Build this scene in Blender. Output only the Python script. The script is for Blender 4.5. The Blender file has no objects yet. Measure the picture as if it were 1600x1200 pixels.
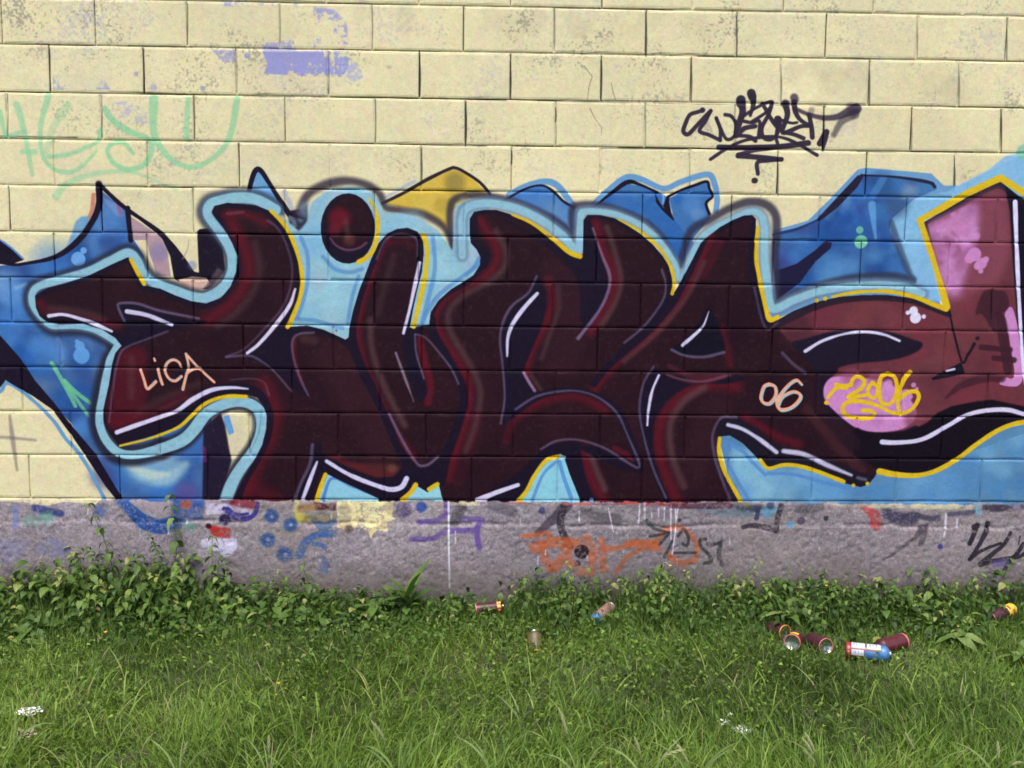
import bpy, math, random
import numpy as np
from mathutils import Vector, Matrix
R = math.radians
SC = bpy.context.scene
COL = SC.collection
random.seed(7)
RNG = np.random.default_rng(11)

# ------------------------------------------------------------------ camera, sky, sun, exposure
CAM = (0.0, -4.6313, 1.58706)
YAW, PITCH, ROLL = 0.0312408, 0.1199819, 0.0110601
def cam_axes():
    cy, sy, cp, sp = math.cos(YAW), math.sin(YAW), math.cos(PITCH), math.sin(PITCH)
    fw = Vector((sy*cp, cy*cp, -sp)); r = Vector((cy, -sy, 0)); u = r.cross(fw)
    cr, sr = math.cos(ROLL), math.sin(ROLL)
    return cr*r + sr*u, -sr*r + cr*u, fw
AX, AU, AF = cam_axes()
cd = bpy.data.cameras.new('camera'); cam = bpy.data.objects.new('camera', cd); COL.objects.link(cam)
cam.matrix_world = Matrix(((AX.x, AU.x, -AF.x, CAM[0]), (AX.y, AU.y, -AF.y, CAM[1]), (AX.z, AU.z, -AF.z, CAM[2]), (0, 0, 0, 1)))
cd.lens = 36; cd.sensor_width = 36; cd.clip_start = 0.05; cd.clip_end = 2000
SC.camera = cam
SUN_EL, SUN_AZ = R(66), R(196)          # azimuth clockwise from +Y (the wall faces -Y)
w = bpy.data.worlds.new('World'); SC.world = w; w.use_nodes = True
nt = w.node_tree; nt.nodes.clear()
sky = nt.nodes.new('ShaderNodeTexSky'); sky.sky_type = 'NISHITA'; sky.sun_disc = False
sky.sun_elevation = SUN_EL; sky.sun_rotation = SUN_AZ; sky.air_density = 1.0; sky.dust_density = 4.0; sky.ozone_density = 1.0
bg = nt.nodes.new('ShaderNodeBackground'); bg.inputs[1].default_value = 0.15
wo = nt.nodes.new('ShaderNodeOutputWorld')
nt.links.new(sky.outputs[0], bg.inputs[0]); nt.links.new(bg.outputs[0], wo.inputs[0])
sd = bpy.data.lights.new('sun', 'SUN'); sd.energy = 1.5; sd.angle = R(35); sd.color = (1.0, 0.95, 0.87)
sun = bpy.data.objects.new('sun', sd); COL.objects.link(sun)
sdir = Vector((math.sin(SUN_AZ)*math.cos(SUN_EL), math.cos(SUN_AZ)*math.cos(SUN_EL), math.sin(SUN_EL)))
sun.rotation_euler = (-sdir).to_track_quat('-Z', 'Y').to_euler(); sun.location = (0, -3, 6)
vs = SC.view_settings; vs.view_transform = 'Standard'; vs.look = 'None'; vs.gamma = 1; vs.use_curve_mapping = False
vs.exposure = 0.93
SC.cycles.filter_width = 1.6
SC.cycles.max_bounces = 6; SC.cycles.diffuse_bounces = 3; SC.cycles.transparent_max_bounces = 4

# ------------------------------------------------------------------ survey: photograph coordinates -> metres
def ray(u, v):
    return AF + ((u-800)/1600.)*AX - ((v-600)/1600.)*AU
def on_wall(u, v):
    d = ray(u, v); t = -CAM[1]/d.y
    return (CAM[0]+t*d.x, CAM[2]+t*d.z)
def on_ground(u, v, z=0.0):
    d = ray(u, v); t = (z-CAM[2])/d.z
    return Vector((CAM[0]+t*d.x, CAM[1]+t*d.y, z))

# ------------------------------------------------------------------ tagging helpers
def tag(o, label=None, cat=None, group=None, kind=None):
    if label: o['label'] = label
    if cat: o['category'] = cat
    if group: o['group'] = group
    if kind: o['kind'] = kind
    return o
def empty(name, loc=(0, 0, 0), rot=(0, 0, 0)):
    o = bpy.data.objects.new(name, None); COL.objects.link(o); o.location = loc; o.rotation_euler = rot
    o.empty_display_size = 0.05
    return o
def mesh_obj(name, verts, faces, mat, parent=None, smooth=False, attr=None, uv=None):
    me = bpy.data.meshes.new(name)
    verts = np.asarray(verts, dtype=np.float32)
    if isinstance(faces, np.ndarray):
        k = faces.shape[1]
        me.vertices.add(len(verts)); me.vertices.foreach_set('co', verts.ravel())
        me.loops.add(faces.size); me.loops.foreach_set('vertex_index', faces.ravel().astype(np.int32))
        me.polygons.add(len(faces)); me.polygons.foreach_set('loop_start', np.arange(0, faces.size, k, dtype=np.int32))
        me.update(calc_edges=True)
    else:
        me.from_pydata([tuple(v) for v in verts], [], [tuple(int(i) for i in f) for f in faces]); me.update()
    if smooth: me.polygons.foreach_set('use_smooth', np.ones(len(me.polygons), dtype=bool))
    if attr is not None:
        for an, av in attr.items():
            a = me.attributes.new(an, 'FLOAT', 'POINT'); a.data.foreach_set('value', np.asarray(av, dtype=np.float32))
    if mat: me.materials.append(mat)
    o = bpy.data.objects.new(name, me); COL.objects.link(o)
    if parent: o.parent = parent
    return o

# ------------------------------------------------------------------ numpy noise
def vnoise(x, y, seed=0):
    rs = np.random.RandomState(seed); P = rs.rand(256, 256).astype(np.float32)
    xi = np.floor(x).astype(int); yi = np.floor(y).astype(int); fx = x-xi; fy = y-yi
    fx = fx*fx*(3-2*fx); fy = fy*fy*(3-2*fy)
    a = P[xi & 255, yi & 255]; b = P[(xi+1) & 255, yi & 255]; c = P[xi & 255, (yi+1) & 255]; d = P[(xi+1) & 255, (yi+1) & 255]
    return (a*(1-fx)+b*fx)*(1-fy)+(c*(1-fx)+d*fx)*fy
def fbm(x, y, oct=4, seed=0):
    s = 0; a = .5; t = 0
    for i in range(oct):
        s = s+a*vnoise(x*2**i, y*2**i, seed+i); t += a; a *= .55
    return s/t

# ------------------------------------------------------------------ the painted surface of the wall, rastered in wall metres
PPM = 420.
X0, X1, Z0, Z1 = -3.9, 4.1, -0.08, 3.52
W, H = int((X1-X0)*PPM), int((Z1-Z0)*PPM)
CV = np.zeros((H, W, 3), np.float32)
UNIT = 0.00287*PPM
def cpt(pts):
    out = []
    for p in pts:
        x, z = on_wall(p[0], p[1]); out.append(((x-X0)*PPM, (z-Z0)*PPM))
    return np.array(out)
def spline(p, n=7, closed=False):
    p = np.asarray(p, float)
    if len(p) < 3 and not closed: return p
    if closed: q = np.vstack([p[-1], p, p[0], p[1]])
    else: q = np.vstack([2*p[0]-p[1], p, 2*p[-1]-p[-2]])
    t = np.linspace(0, 1, n, endpoint=False)[:, None]; out = []
    for i in range(1, len(q)-2):
        a, b, c, d = q[i-1], q[i], q[i+1], q[i+2]
        out.append(.5*((2*b)+(-a+c)*t+(2*a-5*b+4*c-d)*t*t+(-a+3*b-3*c+d)*t**3))
    out = np.vstack(out)
    return out if closed else np.vstack([out, p[-1]])
GY, GX = np.mgrid[0:H, 0:W].astype(np.float32)
N_MID = fbm(GX/PPM*9, GY/PPM*9, 4, 3)
N_FINE = fbm(GX/PPM*70, GY/PPM*70, 3, 9)
N_BIG = fbm(GX/PPM*1.7, GY/PPM*1.7, 3, 21)
N_WARPX = (fbm(GX/PPM*25, GY/PPM*25, 2, 31)-.5); N_WARPY = (fbm(GX/PPM*25, GY/PPM*25, 2, 41)-.5)
def apply(m, x0, y0, col, a, clip):
    h, w_ = m.shape; sl = (slice(y0, y0+h), slice(x0, x0+w_))
    m = m*a
    if clip is not None: m = m*clip[sl]
    m = m*np.clip(.90+.25*N_FINE[sl], 0, 1)
    m = m[..., None]
    c = np.asarray(col, np.float32)/255.
    CV[sl] = CV[sl]*(1-m)+c*m
def stroke(pts, r, col, a=1., soft=1.8, clip=None, smooth=True, rough=1.6, n=7, mask_only=None):
    rr = np.atleast_1d(np.asarray(r, float))
    if len(rr) == 1: rr = np.repeat(rr, len(pts))
    elif len(rr) != len(pts): rr = np.interp(np.linspace(0, 1, len(pts)), np.linspace(0, 1, len(rr)), rr)
    P = np.hstack([cpt(pts), rr[:, None]*UNIT])
    if smooth and len(pts) > 2: P = spline(P, n)
    soft = soft*UNIT; mr = P[:, 2].max()+soft+2
    bx0 = max(int(P[:, 0].min()-mr), 0); by0 = max(int(P[:, 1].min()-mr), 0)
    bx1 = min(int(P[:, 0].max()+mr)+1, W); by1 = min(int(P[:, 1].max()+mr)+1, H)
    if bx1 <= bx0 or by1 <= by0: return
    m = np.zeros((by1-by0, bx1-bx0), np.float32)
    if len(P) == 1: P = np.vstack([P, P+[.01, 0, 0]])
    for i in range(len(P)-1):
        (ax, ay, ra), (bx, by, rb) = P[i], P[i+1]
        q = max(ra, rb)+soft+1
        lx0 = max(int(min(ax, bx)-q), bx0); lx1 = min(int(max(ax, bx)+q)+2, bx1)
        ly0 = max(int(min(ay, by)-q), by0); ly1 = min(int(max(ay, by)+q)+2, by1)
        if lx1 <= lx0 or ly1 <= ly0: continue
        X = GX[ly0:ly1, lx0:lx1]; Y = GY[ly0:ly1, lx0:lx1]
        dx, dy = bx-ax, by-ay; L = dx*dx+dy*dy+1e-9
        t = np.clip(((X-ax)*dx+(Y-ay)*dy)/L, 0, 1)
        d = np.hypot(X-(ax+t*dx), Y-(ay+t*dy)); rad = ra+(rb-ra)*t
        if rough: d = d+(N_MID[ly0:ly1, lx0:lx1]-.5)*rough*UNIT
        v = np.clip((rad+soft*.5-d)/max(soft, .5), 0, 1)
        s = m[ly0-by0:ly1-by0, lx0-bx0:lx1-bx0]
        np.maximum(s, v, out=s)
    m = m*m*(3-2*m)
    if mask_only is not None:
        s = mask_only[by0:by1, bx0:bx1]; np.maximum(s, m, out=s); return
    apply(m, bx0, by0, col, a, clip)
def boxblur(m, r):
    r = int(round(r))
    if r < 1: return m
    for ax in (0, 1):
        for _ in range(2):
            p = np.pad(m, [(r+1, r) if k == ax else (0, 0) for k in (0, 1)], mode='edge')
            c = np.cumsum(p, axis=ax, dtype=np.float64); n_ = 2*r+1
            m = ((c[n_:]-c[:-n_]) if ax == 0 else (c[:, n_:]-c[:, :-n_]))/n_
    return m.astype(np.float32)
def polymask(pts, smooth=False, soft=0., n=6):
    P = cpt(pts)
    if smooth: P = spline(P, n, True)
    pad = int(soft*UNIT*2+3)
    bx0 = max(int(P[:, 0].min())-pad, 0); by0 = max(int(P[:, 1].min())-pad, 0)
    bx1 = min(int(P[:, 0].max())+pad, W); by1 = min(int(P[:, 1].max())+pad, H)
    h, w_ = by1-by0, bx1-bx0; m = np.zeros((h, w_+1), np.float32); S = 3
    A = P; B = np.roll(P, -1, 0)
    for j in range(h*S):
        y = by0+(j+.5)/S
        c = (A[:, 1] <= y) != (B[:, 1] <= y)
        if not c.any(): continue
        xs = np.sort(A[c, 0]+(y-A[c, 1])/(B[c, 1]-A[c, 1])*(B[c, 0]-A[c, 0]))-bx0
        row = m[j//S]
        for k in range(0, len(xs)-1, 2):
            a = min(max(xs[k], 0), w_-.01); b = min(max(xs[k+1], 0), w_-.01); ia, ib = int(a), int(b)
            if ia == ib: row[ia] += (b-a)/S
            else:
                row[ia] += (ia+1-a)/S; row[ib] += (b-ib)/S; row[ia+1:ib] += 1./S
    m = np.clip(m[:, :w_], 0, 1)
    if soft: m = boxblur(m, soft*UNIT/2.5)
    return m, bx0, by0
def fill(pts, col, a=1., soft=.5, smooth=False, clip=None, mot=0., worn=0.):
    m, x0, y0 = polymask(pts, smooth, soft)
    h, w_ = m.shape
    if mot: m = m*np.clip(1-mot+(N_MID[y0:y0+h, x0:x0+w_]-.5)*mot*3+mot*.3, 0, 1)
    if worn: m = m*np.clip((N_FINE[y0:y0+h, x0:x0+w_]*.5+N_MID[y0:y0+h, x0:x0+w_]*.7-worn)*9, 0, 1)
    apply(m, x0, y0, col, a, clip)
def blob(x, y, r, col, a=1., soft=2., rough=0., clip=None):
    stroke([(x, y), (x+.1, y)], r, col, a, soft, clip, False, rough)
def mottle(poly, cols, n, r, a=.4, clip2=None, seed=1):
    """uneven passes of the spray can inside one shape"""
    rs = random.Random(seed); m, x0, y0 = polymask(poly); M = np.zeros((H, W), np.float32); M[y0:y0+m.shape[0], x0:x0+m.shape[1]] = m
    if clip2 is not None: M = M*clip2
    xs = [p[0] for p in poly]; ys = [p[1] for p in poly]
    for k in range(n):
        x, y = rs.uniform(min(xs), max(xs)), rs.uniform(min(ys), max(ys)); t_ = rs.uniform(0, 6.28); l_ = r*rs.uniform(.3, 2.2); q = r*rs.uniform(.25, .8)
        b_ = rs.uniform(-.6, .6)*l_
        stroke([(x, y), (x+l_*math.cos(t_)*.5-b_*math.sin(t_)*.3, y+l_*math.sin(t_)*.5+b_*math.cos(t_)*.3), (x+l_*math.cos(t_), y+l_*math.sin(t_))], q, rs.choice(cols), a*rs.uniform(.5, 1), q*1.6, M)
def Z(x0, y0, pts): return [(x0+p[0]/4., y0+p[1]/4.) for p in pts]

CREAM = (227, 215, 169)
BLK = (29, 22, 38); MAR = (42, 22, 30); RED = (106, 24, 38); BRN = (94, 66, 66); CYAN = (141, 186, 200); BLU = (50, 90, 150); LBL = (98, 150, 196)
YEL = (218, 182, 36); WHT = (222, 215, 240); GRV = (112, 98, 128); INB = (88, 138, 190); PNK = (200, 134, 188); BRO = (104, 52, 60); LBR = (78, 128, 170)

def paint():
    global CV
    Zm = GY/PPM+Z0; Xm = GX/PPM+X0
    base = np.array(CREAM, np.float32)/255.
    CV[:] = base
    # masonry paint: uneven cover, hue shifts from the weather
    CV[:] *= (1+(N_BIG-.5)*.08)[..., None]*(1+(N_MID-.5)*.05)[..., None]
    g = np.clip((fbm(Xm*3, Zm*3, 3, 77)-.5)*2.2, 0, 1)*np.clip((Zm-1.4)/1.2, .1, 1)
    CV[:] = CV*(1-g[..., None]*.38)+np.array((204, 200, 176), np.float32)/255*g[..., None]*.38
    # small dark and lilac flecks, thicker high on the wall
    hi = np.clip((Zm-1.3)/1.3, .12, 1)
    f1 = fbm(Xm*115, Zm*115, 3, 5); pt = fbm(Xm*5.5, Zm*6.5, 3, 15)
    m = np.clip((f1*.60+pt*.50-.725+.035*hi)*9, 0, 1)*np.clip(.12+hi*.46, 0, .56)
    CV[:] = CV*(1-m[..., None])+np.array((128, 122, 112), np.float32)/255*m[..., None]
    pt2 = fbm(Xm*4.5+7, Zm*5, 3, 55); lf = np.clip(1-np.abs(Xm+1.3)/1.6, 0, 1)
    m = np.clip((fbm(Xm*95, Zm*95, 3, 65)*.55+pt2*.52-.70+.03*hi+.045*lf*hi)*9, 0, 1)*.36*hi
    CV[:] = CV*(1-m[..., None])+np.array((168, 164, 196), np.float32)/255*m[..., None]
    LIL = (150, 150, 200)
    fill(Z(350, 0, [(240, 320), (640, 320), (780, 320), (780, 420), (740, 480), (640, 480), (540, 478), (250, 460), (270, 400)]), LIL, .95, .6, worn=.42)
    fill(Z(350, 0, [(640, 330), (780, 330), (850, 420), (870, 480), (800, 530), (700, 485), (640, 480)]), (172, 172, 205), .8, 1, worn=.55)
    fill(Z(350, 0, [(560, 40), (690, 60), (770, 150), (780, 330), (560, 330)]), LIL, .8, 1.5, worn=.575)
    fill(Z(350, 0, [(230, 160), (420, 170), (450, 320), (240, 320)]), LIL, .75, 2, worn=.58)
    fill(Z(350, 0, [(0, 10), (480, 20), (450, 45), (0, 40)]), LIL, .8, 1, worn=.6)
    fill(Z(0, 0, [(330, 470), (560, 460), (640, 470), (690, 560), (600, 560), (330, 560)]), LIL, .7, 1, worn=.66)
    fill(Z(0, 0, [(700, 640), (900, 620), (960, 760), (800, 800), (700, 720)]), LIL, .5, 2, worn=.66)
    fill(Z(0, 0, [(1320, 310), (1470, 310), (1470, 390), (1400, 390)]), LIL, .7, 1, worn=.62)
    blob(212, 116, 4, LIL, .7, 2, 4); blob(316, 139, 4, LIL, .6, 3, 4); blob(240, 137, 4, LIL, .5, 3, 5); blob(385, 87, 4, LIL, .8, 2, 6)
    fill(Z(350, 0, [(1000, 400), (1130, 420), (1160, 540), (1050, 500)]), (140, 138, 120), .45, 2, worn=.62)
    for q in ((1275, 105), (1300, 120), (1340, 115), (1460, 128), (1490, 145), (760, 15), (835, 30), (800, 42), (1020, 30), (566, 12), (633, 35), (905, 40), (1085, 38), (1240, 115)):
        blob(q[0], q[1], 20, (150, 140, 118), .12, 16, 40)
    # hairline cracks
    for c in ([(850, 415), (880, 455), (900, 480), (880, 540), (870, 620)], [(1020, 520), (1030, 580), (1045, 620)], [(885, 680), (920, 750), (960, 800), (955, 850)], [(960, 460), (950, 520)]):
        stroke(Z(700, 0, c), .45, (120, 96, 82), .75, .5, smooth=False, rough=1)
    # thin dark strokes painted along open joints
    for x, ya, yb, r_, a_ in ((513, 84, 146, .8, .5), (655, 86, 150, 1.5, .85), (727, 160, 228, 1.7, .95), (797, 95, 155, 1.2, .7), (939, 95, 158, 1.3, .75), (868, 168, 190, 1.3, .85), (868, 190, 230, .8, .5), (77, 78, 142, 1.1, .7), (158, 150, 214, 1.2, .75), (11, 148, 212, .9, .6), (224, 78, 145, 1.1, .7), (369, 82, 148, .8, .55),
                                 (1009, 20, 88, 1.4, .75), (1151, 24, 88, 1.1, .7), (1080, 96, 160, 1.2, .75), (1149, 190, 234, 1, .6), (1220, 100, 165, 1.1, .6), (1358, 100, 165, 1.1, .65), (1287, 168, 236, 1, .7), (1564, 172, 238, 1.4, .85), (1491, 244, 300, 1.3, .8), (1215, 242, 306, 1.2, .75), (658, 232, 292, 1.2, .7), (303, 152, 215, .9, .6), (581, 12, 78, 1, .6), (586, 156, 225, .9, .6),
                                 (1573, 26, 94, 1.1, .6), (1424, 170, 236, .8, .5), (14.5, 296, 360, .8, .5), (799, 236, 256, 1.2, .7), (1077, 240, 300, .8, .5), (866, 14, 80, .9, .55), (1433, 24, 92, .7, .4), (1008, 160, 232, .8, .4), (1498, 100, 166, .9, .5), (292, 6, 70, 1, .6), (437, 8, 74, .5, .4), (724, 14, 80, .6, .4)):
        stroke([(x, ya), (x+.5, (ya+yb)/2), (x, yb)], (r_*.7, r_, r_*.8), (58, 56, 56), a_, 1.1, rough=1.4)
    for xa, xb, ya, yb in ((380, 460, 151, 152), (720, 790, 155, 157), (840, 1000, 158, 161), (1000, 1090, 161, 163), (1080, 1160, 163, 164), (1190, 1290, 164, 166), (1340, 1400, 237, 238), (660, 760, 227, 229), (940, 1080, 232, 234), (170, 290, 143, 147), (0, 120, 213, 215), (1420, 1520, 237, 238), (1090, 1360, 88, 93), (200, 300, 71, 74)):
        stroke([(xa, ya), (xb, yb)], .7, (62, 60, 58), .6, 1, smooth=False, rough=2)
    # ---- pale green tag
    G = (134, 202, 150)
    for c, r, a in (([(0, 700), (30, 840), (60, 850), (150, 825)], 4, .7), ([(105, 660), (135, 760), (165, 900), (200, 1095)], (6, 3.6), .62), ([(140, 950), (220, 950)], 4.5, .6),
                    ([(300, 600), (255, 780), (255, 920), (300, 1030), (400, 1080), (500, 1050), (600, 950)], (6, 4, 4, 3), .65), ([(300, 980), (420, 970), (520, 930), (610, 885), (625, 810)], 4, .7),
                    ([(420, 660), (330, 800), (290, 950)], (8, 5), .35), ([(650, 680), (700, 750), (800, 820), (920, 870), (945, 940), (900, 1030), (800, 1060), (710, 1020), (670, 950), (700, 900), (770, 895), (830, 960)], (6, 3.6), .75),
                    ([(960, 620), (960, 830), (1020, 950), (1100, 1020), (1200, 1045), (1300, 1010), (1400, 920), (1450, 800), (1480, 620)], (8, 4.4, 4.4, 6), .7), ([(1175, 620), (1165, 760), (1165, 870)], 5, .65),
                    ([(350, 1230), (420, 1150), (600, 1085), (800, 1075), (920, 1110), (1100, 1190)], (7, 5, 3, 2), .5)):
        stroke(Z(0, 0, c), np.asarray(r)*.85, G, a*.95, 3.5)
    # ---- black scribbled tag
    K = (52, 42, 58)
    def t(c, r=3.1, a=.97, s=1.1): stroke(Z(1000, 0, c), r, K, a, s)
    t([(385, 692), (390, 690)], 4.2); t([(365, 700), (310, 720), (280, 780), (270, 825), (300, 840), (350, 790), (400, 735), (440, 695)], 3.3)
    t([(440, 695), (410, 755), (370, 820), (430, 845), (498, 878)]); t([(500, 878), (500, 810), (475, 740)], 3.2); t([(475, 740), (500, 800), (540, 872), (590, 850), (600, 780), (570, 730), (530, 718)], 3.1)
    t([(628, 628), (632, 650)], 7.5); t([(628, 640), (640, 700), (615, 780), (600, 850), (650, 805), (720, 790)], (6, 3.4)); t([(600, 850), (680, 855), (720, 882)]); t([(650, 760), (700, 768), (745, 760), (740, 850)], 2.8)
    t([(694, 585), (700, 605)], 6.6); t([(700, 600), (708, 650), (688, 722)], (5.6, 3)); t([(620, 745), (700, 690), (780, 648), (825, 640), (790, 700), (700, 760)], 2.8)
    t([(825, 645), (800, 720), (760, 800), (770, 860), (820, 872), (860, 830), (872, 750), (850, 742), (855, 790)], 3.4); t([(765, 650), (815, 740), (850, 790)], 3.4)
    t([(905, 650), (920, 720), (890, 830), (1000, 792), (1060, 790)], (5, 3)); t([(905, 648), (912, 650)], 6, .9, 4); t([(962, 612), (966, 625)], 6.5, .75, 4); t([(962, 640), (970, 700), (1000, 750), (1055, 785)], (5, 3)); t([(860, 745), (940, 770), (980, 768)], 2.6)
    t([(965, 680), (1060, 720), (1150, 738), (1230, 732), (1290, 705), (1350, 680)], (3.4, 3.6, 5, 8), .82, 3); t([(1315, 674), (1345, 688), (1330, 712)], 6.5, .5, 7); t([(1340, 715), (1260, 760), (1210, 845)], (7, 4), .6, 5)
    t([(1055, 720), (1070, 800), (1075, 860)], 3.8); t([(1070, 690), (1060, 720)], 5, .4, 5); t([(890, 830), (960, 842), (1020, 866)]); t([(1160, 835), (1122, 898)], 4.6); t([(1165, 825), (1150, 900), (1140, 942)], (4, 1.5))
    t([(438, 998), (540, 930), (650, 880), (800, 855), (900, 865), (1000, 910), (1105, 972)], 2.7); t([(492, 922), (700, 925), (900, 915), (1050, 895)], 4.4)
    t([(862, 760), (850, 860), (850, 920), (720, 940), (612, 968)], 3.2); t([(612, 975), (740, 985), (882, 998)], 4.2); t([(882, 1000), (800, 1005), (732, 1018), (735, 1088)], 3.4); t([(712, 1130), (718, 1130)], 4.6)
    # ---- grey cross lower left
    stroke([(15, 650), (20, 690), (26, 735)], (2, 3.5, 2), (110, 98, 100), .55, 4); stroke([(-20, 683), (10, 684), (55, 688)], 2.4, (110, 98, 100), .5, 4)

    # ================= the mural: background shapes =================
    # left wing
    stroke([(146, 305), (143, 330), (135, 350)], 3, (190, 96, 74), .7, 2)
    fill([(119, 345), (128, 338), (138, 338), (140, 352), (120, 380), (100, 395)], LBL, .95, 1.2, mot=.1)
    wing = [(-60, 420), (15, 414), (40, 412), (85, 401), (118, 380), (142, 350), (153, 325), (156, 296), (175, 312), (195, 325), (206, 370), (225, 400), (200, 520), (180, 560), (165, 640), (170, 700), (330, 640), (333, 786), (190, 786), (150, 720), (110, 660), (55, 600), (0, 535), (-60, 470)]
    fill(wing, BLU, 1, .5, mot=.12)
    mottle(wing, [(30, 74, 140), (62, 118, 184), (84, 140, 200), (40, 66, 128), (36, 84, 152)], 90, 26, .75, None, 3)
    for x, y, r, c, a in ((80, 410, 30, (70, 130, 200), .5), (170, 345, 22, (96, 150, 210), .5), (10, 450, 26, (120, 170, 215), .55), (30, 470, 22, (80, 135, 200), .5), (15, 510, 25, (70, 130, 200), .5), (60, 560, 25, (60, 120, 190), .5),
                          (125, 560, 18, (40, 86, 150), .6), (230, 725, 34, (140, 180, 200), .75), (265, 735, 22, (150, 190, 200), .55), (250, 760, 30, (60, 120, 190), .5), (290, 770, 20, (110, 80, 140), .55), (160, 745, 22, (60, 66, 120), .6), (110, 620, 26, (36, 84, 150), .6), (300, 700, 20, (60, 110, 180), .5)):
        blob(x, y, r, c, a, r*1.2, 10)
    blob(122, 405, 11, (112, 166, 220), .95, 2, 6); blob(130, 392, 5, (112, 166, 220), .9, 2, 5)
    blob(127, 556, 12, (100, 158, 214), .9, 3, 6); blob(124, 541, 7, (100, 158, 214), .9, 2, 4); blob(120, 534, 3.5, (100, 158, 214), .9, 2)
    stroke([(40, 445), (25, 450)], 3, (150, 185, 215), .5, 5); stroke([(90, 528), (97, 560)], 3, (100, 140, 200), .6, 4)
    fill(Z(0, 240, [(640, 270), (760, 330), (770, 390), (730, 390), (650, 300)]), (120, 150, 200), .6, 2); stroke([(183, 315), (188, 335)], 2.5, (176, 60, 90), .5, 3)
    stroke(Z(0, 520, [(320, 190), (380, 290), (470, 460)]), 2.8, (112, 190, 140), .85, 1.5); stroke(Z(0, 520, [(400, 300), (470, 370), (560, 440)]), 2.8, (112, 190, 140), .85, 1.5); stroke(Z(0, 520, [(400, 300), (450, 380), (550, 520)]), 2.6, (112, 190, 140), .8, 1.5)
    stroke([(195, 722), (225, 742), (260, 748), (290, 726)], (6, 12, 12, 5), (160, 196, 200), .7, 14)
    stroke([(200, 728), (235, 742), (262, 742)], (3, 7, 4), (196, 206, 190), .7, 8)
    # salmon shard, black shards
    fill([(204, 338), (247, 367), (260, 382), (267, 432), (245, 430), (232, 390), (228, 375), (206, 375)], (172, 142, 150), 1, .6, mot=.1)
    blob(248, 395, 14, (130, 118, 160), .6, 12); 
    stroke([(156, 290), (175, 308), (196, 326), (225, 346), (250, 365), (270, 388), (285, 410), (296, 428)], (3, 3, 4.5, 8), BLK, 1, 1); stroke([(199, 326), (201, 350), (204, 376)], 4, BLK, 1, 1)
    stroke([(154, 290), (154, 320), (143, 348), (118, 380), (85, 402), (40, 412), (14, 413), (-50, 400)], (5, 4.5, 4.5, 4, 2.6, 2, 2), BLK, 1, 1); stroke([(154, 288), (155, 292)], 5, BLK, .9, 3)
    fill([(-50, 330), (0, 375), (20, 390), (38, 406), (14, 414), (0, 412), (-50, 400)], BLK, 1, .6); stroke([(-5, 372), (14, 385), (36, 405)], 1.4, (84, 130, 200), .9, 1.5)
    fill([(250, 365), (262, 372), (275, 390), (292, 422), (311, 426), (308, 362), (312, 358), (334, 356), (348, 388), (352, 422), (325, 452), (300, 450), (272, 436), (266, 400)], BLK, 1, .6)
    blob(300, 415, 7, (90, 110, 170), .45, 6); stroke(Z(0, 240, [(1180, 540), (1170, 600), (1140, 660)]), .7, (140, 130, 130), .6, .6)
    fill([(278, 437), (300, 432), (322, 434), (330, 445), (312, 453), (290, 450)], (205, 172, 152), 1, .8)
    fill([(340, 418), (352, 425), (330, 450), (318, 452)], (92, 74, 84), .8, 2)
    # lower left black diagonal and blue edge
    stroke([(-30, 625), (0, 612), (9, 599), (28, 607), (60, 634), (85, 660), (102, 685), (120, 705), (138, 732), (162, 778)], 3.2, LBL, .95, 1.3)
    fill([(-60, 470), (0, 524), (32, 560), (55, 595), (85, 630), (112, 665), (150, 710), (192, 780), (186, 786), (165, 760), (140, 722), (110, 678), (82, 640), (50, 618), (25, 604), (9, 594), (0, 606), (-60, 640)], BLK, 1, .6)
    # little spike
    fill([(388, 312), (393, 285), (398, 268), (405, 268), (420, 288), (445, 335), (430, 335)], (96, 152, 204), 1, .5, mot=.12)
    stroke([(386, 312), (392, 284), (399, 267), (407, 267), (420, 286), (435, 310), (455, 340)], (3, 4, 4, 3.2, 4.5), BLK, 1, 1); stroke([(444, 300), (455, 325)], 3.5, (130, 150, 196), .5, 5)
    fill([(448, 330), (472, 326), (480, 318), (482, 350), (466, 362), (452, 350)], BLK, .97, 1.5)
    # yellow peak
    fill([(600, 318), (650, 290), (708, 264), (735, 275), (762, 303), (730, 312), (705, 330), (700, 370), (685, 345), (650, 330)], (212, 178, 66), 1, .6, mot=.08)
    blob(710, 285, 16, (140, 124, 66), .75, 16); blob(690, 320, 12, (168, 146, 66), .5, 12); stroke([(700, 322), (698, 352)], 3, (222, 190, 44), .8, 4)
    stroke([(648, 283), (600, 310)], 2.5, (130, 160, 200), .5, 3)
    stroke([(597, 318), (630, 302), (665, 282), (700, 265), (712, 263), (730, 272), (750, 286), (765, 303)], 2.6, (46, 36, 44), 1, 1)
    # blue hump one
    stroke([(795, 305), (820, 292), (850, 284), (870, 290), (888, 312), (900, 330)], 5, LBL, .95, 1.5)
    fill([(770, 318), (800, 306), (830, 292), (846, 289), (862, 296), (880, 315), (900, 328), (905, 345), (893, 370), (860, 350), (820, 325), (790, 318)], (62, 116, 184), 1, .6, mot=.12); blob(885, 345, 20, (110, 150, 196), .4, 20)
    stroke([(790, 312), (815, 298), (835, 291), (850, 291), (865, 300), (880, 315), (897, 325)], 1.9, BLK, .95, .8)
    # blue hump two
    stroke([(925, 322), (945, 302), (970, 282), (985, 277), (1005, 282), (1037, 295), (1065, 284), (1105, 273), (1116, 288), (1120, 312), (1118, 330)], 4.6, LBL, .95, 1.5)
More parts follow.
